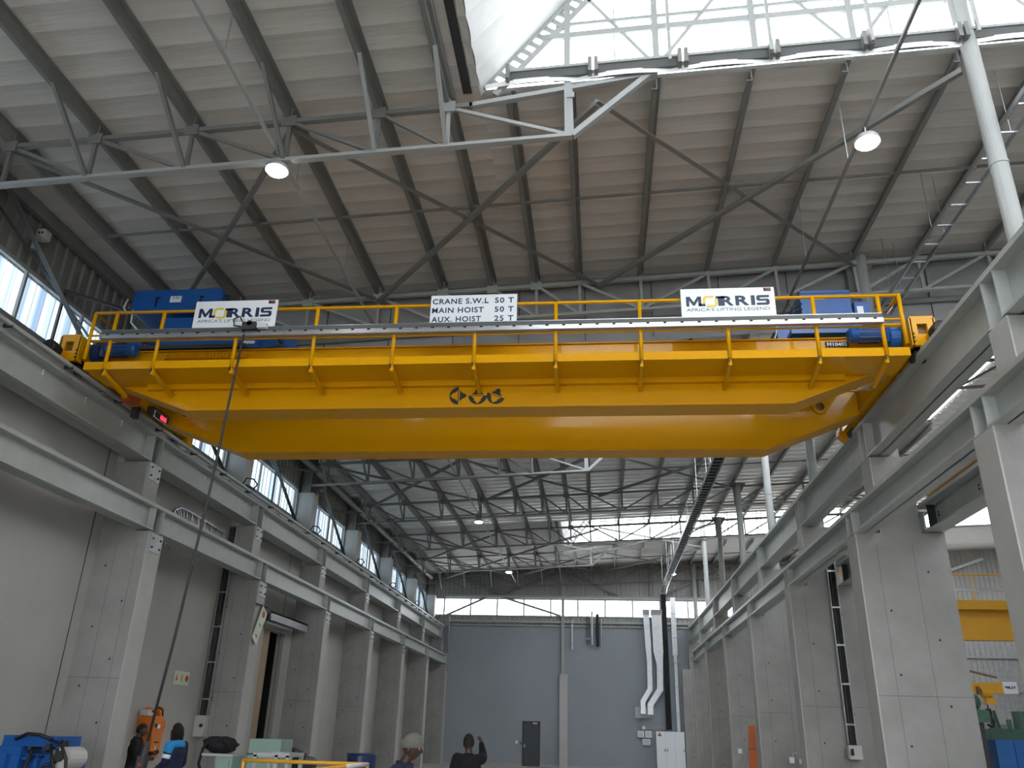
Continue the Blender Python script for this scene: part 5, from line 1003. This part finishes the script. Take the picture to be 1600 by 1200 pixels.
def hand_chains(wrist, elbow, side, curl):
    w_, e = Vector(wrist), Vector(elbow); d = (w_-e).normalized()
    n = Vector((0, side, 0)); n = (n-d*n.dot(d)); n = n.normalized() if n.length > 0.2 else Vector((1, 0, 0))   # back of hand
    a = d.cross(n).normalized()*(1 if side > 0 else -1)                                                      # across, towards the thumb
    if a.x < 0: a = -a
    palm = w_+d*0.05; ch = [[(tuple(w_), 0.025), (tuple(palm), 0.024)]]
    for off, ln in ((0.030, 0.072), (0.010, 0.080), (-0.011, 0.074), (-0.030, 0.058)):
        k = w_+d*0.085+a*off; pts = [(tuple(w_+d*0.02+a*off*0.6), 0.017), (tuple(k), 0.0115)]; p = k; dd = d.copy(); sg = 1 if (Matrix.Rotation(0.1, 3, a) @ d).dot(n) < 0 else -1
        for q, f in enumerate((0.42, 0.32, 0.26)):
            dd = (Matrix.Rotation(sg*curl*(0.6 if q == 0 else 1.0), 3, a) @ dd); p = p+dd*ln*f; pts.append((tuple(p), 0.0098-0.0008*q))
        ch.append(pts)
    t0 = w_+d*0.03+a*0.025; t1 = t0+(d*0.6+a*0.7-n*0.2).normalized()*0.035; t2 = t1+(d*0.9+a*0.1-n*(0.3+curl*0.5)).normalized()*0.03
    ch.append([(tuple(w_+d*0.01), 0.018), (tuple(t0), 0.0145), (tuple(t1), 0.012), (tuple(t2), 0.0098)])
    return ch
def head_mesh(c, fwd_tilt):
    """head with brow, nose, lips, chin, jaw and ears, facing +x"""
    vs = []; fs = []; n, m = 22, 32; c = Vector(c)
    for i in range(n+1):
        t = PI*i/n
        for k in range(m):
            a = 2*PI*k/m; x, y, z = math.sin(t)*math.cos(a), math.sin(t)*math.sin(a), math.cos(t)
            px, py, pz = x*0.098, y*0.077, z*0.122
            if z < 0: py *= 1+0.18*z; px *= 1+0.10*z*(1 if x > 0 else 1.8)      # jaw narrows
            if z < -0.35 and x < 0: px += 0.03*(-z-0.35)
            fr = max(0, x)
            def blob(yy, zz, sy, sz): return math.exp(-((y-yy)/sy)**2-((z-zz)/sz)**2)*fr
            px += 0.010*blob(0, 0.20, 0.6, 0.10)                                    # brow
            px -= 0.012*(blob(0.38, 0.03, 0.17, 0.09)+blob(-0.38, 0.03, 0.17, 0.09))   # eye sockets
            px += 0.030*blob(0, -0.22, 0.15, 0.13)+0.016*blob(0, -0.05, 0.12, 0.15)     # nose
            px += 0.007*(blob(0.22, -0.24, 0.12, 0.07)+blob(-0.22, -0.24, 0.12, 0.07))
            px += 0.012*blob(0, -0.50, 0.28, 0.06)+0.011*blob(0, -0.60, 0.26, 0.05)-0.006*blob(0, -0.55, 0.3, 0.02)   # lips
            px += 0.014*blob(0, -0.88, 0.35, 0.14)                                    # chin
            vs.append(Vector((px, py, pz)))
    for i in range(n):
        for k in range(m): fs.append((i*m+k, (i+1)*m+k, (i+1)*m+(k+1) % m, i*m+(k+1) % m))
    R = Matrix.Rotation(fwd_tilt, 3, 'Y')
    ears = []
    for s in (-1, 1):
        b = len(vs)
        for q in range(12):
            a = 2*PI*q/12
            for (r, oy) in ((1.0, 0.0), (0.75, 0.012*s), (0.0, 0.006*s)): vs.append(Vector((-0.012+0.018*r*math.cos(a), 0.074*s+oy, -0.012+0.032*r*math.sin(a))))
        for q in range(12):
            q2 = (q+1) % 12; fs += [(b+q*3, b+q2*3, b+q2*3+1, b+q*3+1), (b+q*3+1, b+q2*3+1, b+q2*3+2, b+q*3+2)]
    return [c+R@v for v in vs], fs, R
def person(loc, rotz, label, J, wear, group=None):
    o = thing('person', loc, label, 'person', group); L = Vector(loc); Rz = Matrix.Rotation(rotz, 3, 'Z')
    def put(name, vs, fs, m, parent=o, smooth=True):
        mb = MB(); mb.add([L+Rz@Vector(v) for v in vs], fs); return mb.build(name, m, parent, smooth=smooth)
    pel, chest, neck, hc = J['pelvis'], J['chest'], J['neck'], J['head']; belly = lerp3(pel, chest, 0.45)
    def trunk(g, hem=None):
        up_ = lerp3(chest, neck, 0.40); r = [(pel, 0.105+g, 0.155+g), (belly, 0.098+g, 0.138+g), (chest, 0.112+g, 0.158+g), (up_, 0.092+g, 0.150+g), (lerp3(chest, neck, 0.72), 0.070+g*0.8, 0.095+g*0.6), (neck, 0.056+g*0.5, 0.058+g*0.5)]
        return ([((pel[0], pel[1], pel[2]-hem), 0.118+g, 0.172+g)] if hem else [])+r
    mb = MB(); loft(mb, trunk(0)); limb(mb, [(lerp3(chest, neck, 0.7), 0.056), (neck, 0.054), (lerp3(neck, hc, 0.75), 0.050)])
    arms, legs, hands = [], [], []
    up = lerp3(chest, neck, 0.45)
    for s, k in ((1, 'l'), (-1, 'r')):
        sh, el, wr = J['sh_'+k], J['el_'+k], J['wr_'+k]
        arms.append([(lerp3(up, sh, 0.45), 0.066), (sh, 0.060), (lerp3(sh, el, 0.4), 0.050), (el, 0.041), (lerp3(el, wr, 0.3), 0.041), (wr, 0.026)])
        hp, kn, an = J['hip_'+k], J['kn_'+k], J['an_'+k]; toe = (an[0]+0.17, an[1]+0.02*s, 0.035); heel = (an[0]-0.03, an[1], 0.045)
        legs.append([(lerp3(pel, hp, 0.6), 0.095), (hp, 0.090), (lerp3(hp, kn, 0.4), 0.078), (kn, 0.057), (lerp3(kn, an, 0.3), 0.055), (an, 0.037)])
        for c_ in [arms[-1], legs[-1], [(an, 0.037), (heel, 0.036), (lerp3(heel, toe, 0.6), 0.036), (toe, 0.028)]]+hand_chains(wr, el, s, J.get('curl_'+k, 0.35)): limb(mb, c_)
    hv, hf, HR = head_mesh(hc, J.get('nod', 0)); mb.add(hv, hf)
    bv, bf = fuse(mb, 0.0062, 2); body = put('body', bv, bf, 'skin')
    mb = MB(); loft(mb, trunk(0.028, 0.13))
    for a in arms: limb(mb, [(p, r+0.021) for p, r in a[:-1]]+[(lerp3(a[-2][0], a[-1][0], 0.93), 0.042)])
    v, f = fuse(mb, 0.010, 4); jo = put('jacket', v, f, wear['jacket'])
    mb = MB(); loft(mb, [((pel[0], pel[1], pel[2]-0.10), 0.115, 0.165), (pel, 0.118, 0.168), (lerp3(pel, belly, 0.4), 0.112, 0.155)])
    for lg in legs: limb(mb, [(p, r+0.020) for p, r in lg[:-1]]+[(lerp3(lg[-2][0], lg[-1][0], 0.97), 0.060)])
    v, f = fuse(mb, 0.010, 4); put('trousers', v, f, wear['trousers'])
    for k, s in (('l', 1), ('r', -1)):
        an = J['an_'+k]; mb = MB(); limb(mb, [((an[0], an[1], 0.11), 0.046), ((an[0]-0.02, an[1], 0.055), 0.052), ((an[0]+0.08, an[1]+0.01*s, 0.050), 0.050), ((an[0]+0.18, an[1]+0.02*s, 0.042), 0.041)])
        mb.box(an[0]-0.07, an[0]+0.22, an[1]-0.045, an[1]+0.045, 0.0, 0.025); v, f = fuse(mb, 0.009, 2); put('shoe', v, f, 'sole')
    H = lambda x, y, z: tuple(Vector(hc)+HR@Vector((x, y, z)))
    for s in (-1, 1):
        mb = MB(); mb.ball((0, 0, 0), 0.0115, 0.0115, 0.0115, 'eye', 6); mb.ball((0.0075, 0, 0), 0.006, 0.006, 0.006, 'black', 5)
        e = put('eye', [tuple(Vector(H(0.078, 0.029*s, 0.004))+HR@v_) for v_ in mb.v], mb.f, 'eye'); e.data.materials.append(M['black'])
        for i, p in enumerate(e.data.polygons): p.material_index = mb.m[i]
    # collar
    vs = []; fs = []
    for i in range(25):
        a = 2*PI*i/24
        for r, z in ((0.100, -0.07), (0.084, 0.015), (0.072, 0.01)): vs.append((neck[0]+r*math.cos(a)*1.05, neck[1]+r*math.sin(a), neck[2]+z-0.012*math.cos(a)))
    for i in range(24): b = i*3; fs += [(b, b+3, b+4, b+1), (b+1, b+4, b+5, b+2)]
    put('collar', vs, fs, wear.get('collar', wear['jacket']), jo)
    if wear.get('hat'):
        vs = []; fs = []; n, m = 10, 28
        for i in range(n+1):
            t = (PI*0.60)*i/n
            for k in range(m):
                a = 2*PI*k/m; fold = 0.006*math.sin(a*3+t*4)+(0.010 if i >= n-2 else 0)
                vs.append(H(-0.012+(0.108+fold)*math.sin(t)*math.cos(a), (0.088+fold)*math.sin(t)*math.sin(a), 0.030+0.112*math.cos(t)+0.02*math.sin(t)*math.cos(a)))
        for i in range(n):
            for k in range(m): fs.append((i*m+k, (i+1)*m+k, (i+1)*m+(k+1) % m, i*m+(k+1) % m))
        put('beanie', vs, fs, 'beanie')
    else:
        vs = []; fs = []; n, m = 10, 26
        for i in range(n+1):
            for k in range(m):
                a = 2*PI*k/m; tm = PI*(0.36 if abs(a-PI) > 2.1 else 0.36+0.32*min(1, (2.1-abs(a-PI))/0.7)); t = tm*i/n
                g = 1.0+0.03*math.sin(9*a+i); vs.append(H(-0.006+0.106*g*math.sin(t)*math.cos(a), 0.085*g*math.sin(t)*math.sin(a), 0.006+0.128*math.cos(t)))
        for i in range(n):
            for k in range(m): fs.append((i*m+k, (i+1)*m+k, (i+1)*m+(k+1) % m, i*m+(k+1) % m))
        put('hair', vs, fs, 'hair')
    return o, put, J, H, jo
def stand(**kw):
    J = dict(pelvis=(0, 0, 0.96), chest=(0.0, 0, 1.29), neck=(0.01, 0, 1.485), head=(0.045, 0, 1.645), sh_l=(0, 0.185, 1.41), sh_r=(0, -0.185, 1.41),
             el_l=(-0.03, 0.235, 1.12), el_r=(-0.03, -0.235, 1.12), wr_l=(0.05, 0.235, 0.87), wr_r=(0.05, -0.235, 0.87),
             hip_l=(0, 0.095, 0.92), hip_r=(0, -0.095, 0.92), kn_l=(0.03, 0.105, 0.50), kn_r=(0.02, -0.105, 0.50), an_l=(0, 0.11, 0.09), an_r=(-0.02, -0.11, 0.09))
    J.update(kw); return J
# man with beanie in profile
person((-2.05, 9.0, 0), 0.0, 'man in navy jacket and grey knitted beanie walking past, seen in profile',
       stand(chest=(0.03, 0, 1.29), neck=(0.07, 0, 1.475), head=(0.135, 0, 1.625), nod=0.16, sh_l=(0.02, 0.17, 1.40), sh_r=(0.03, -0.17, 1.40), kn_l=(0.12, 0.1, 0.51), an_l=(0.22, 0.11, 0.09), kn_r=(-0.02, -0.1, 0.5), an_r=(-0.2, -0.1, 0.09), el_l=(-0.10, 0.22, 1.13), wr_l=(0.0, 0.2, 0.9), el_r=(0.08, -0.22, 1.14), wr_r=(0.22, -0.2, 0.97)),
       dict(jacket='navy', trousers='navy', hat=True))
# figure in black from behind with a raised fist
person((-1.98, 13.5, 0), PI/2+0.1, 'person in black seen from behind raising a fist beside the head',
       stand(head=(0.05, 0.02, 1.625), nod=0.25, neck=(0.02, 0.01, 1.46), el_r=(0.16, -0.21, 1.42), wr_r=(0.20, -0.17, 1.62), curl_r=1.4, el_l=(-0.02, 0.27, 1.14), wr_l=(0.18, 0.22, 1.05)),
       dict(jacket='blackcloth', trousers='blackcloth'))
# navy jacket with bright blue shoulder and white arm band
po, put, J, H, jo = person((-7.62, 15.5, 0), PI-0.25, 'person in navy jacket with bright blue shoulder and white arm band by switch box',
       stand(head=(0.05, 0, 1.66), nod=0.1, el_l=(0.02, 0.23, 1.12), wr_l=(0.18, 0.18, 1.05), el_r=(0.0, -0.23, 1.12), wr_r=(0.16, -0.2, 0.98)),
       dict(jacket='navy', trousers='navy', collar='cyancloth'))
mb = MB(); limb(mb, [((-0.02, 0.10, 1.43), 0.072), ((-0.005, 0.185, 1.41), 0.0865), ((0.0, 0.20, 1.33), 0.079)]); limb(mb, [((-0.04, 0.10, 1.43), 0.07), ((-0.055, -0.05, 1.43), 0.068)]); v, f = fuse(mb, 0.01, 3); put('shoulder_yoke', v, f, 'cyancloth', jo)
mb = MB(); mb.tube([(0.010, 0.2075, 1.265), (0.0145, 0.218, 1.20)], [0.0755, 0.0715], 18); v, f = [tuple(q) for q in mb.v], mb.f; put('arm_band', v, f, 'white', jo)
vs = []; fs = []
for i in range(9):
    t = i/8
    for k in range(20): a = 2*PI*k/20; vs.append(H(0.035+0.085*math.cos(a)*(1-0.1*t), 0.085*math.sin(a), 0.0-0.16*t+0.02*math.cos(2*a)))
for i in range(8):
    for k in range(20): fs.append((i*20+k, i*20+(k+1) % 20, (i+1)*20+(k+1) % 20, (i+1)*20+k))
put('scarf', vs, fs, 'redcloth')
random.seed(11)
for q in range(12):
    a = PI*0.45+q*PI*1.1/11; pts = [Vector(H(0.1*math.cos(a), 0.083*math.sin(a), 0.05)), Vector(H(0.118*math.cos(a), 0.095*math.sin(a), -0.06)), Vector(H(0.112*math.cos(a), 0.09*math.sin(a), -0.17))]
    mb = MB(); mb.tube(pts, [0.016, 0.015, 0.008], 6); put('hair_lock', mb.v, mb.f, 'hair')
# dark figure half hidden behind the first column
person((-9.40, 17.35, 0), 0.25, 'person in dark clothes half hidden behind the first wall column, facing the orange box',
       stand(head=(0.06, 0, 1.63), nod=0.2, el_l=(0.10, 0.22, 1.14), wr_l=(0.30, 0.18, 1.20), el_r=(0.08, -0.2, 1.14), wr_r=(0.28, -0.15, 1.12)),
       dict(jacket='blackcloth', trousers='navy'))
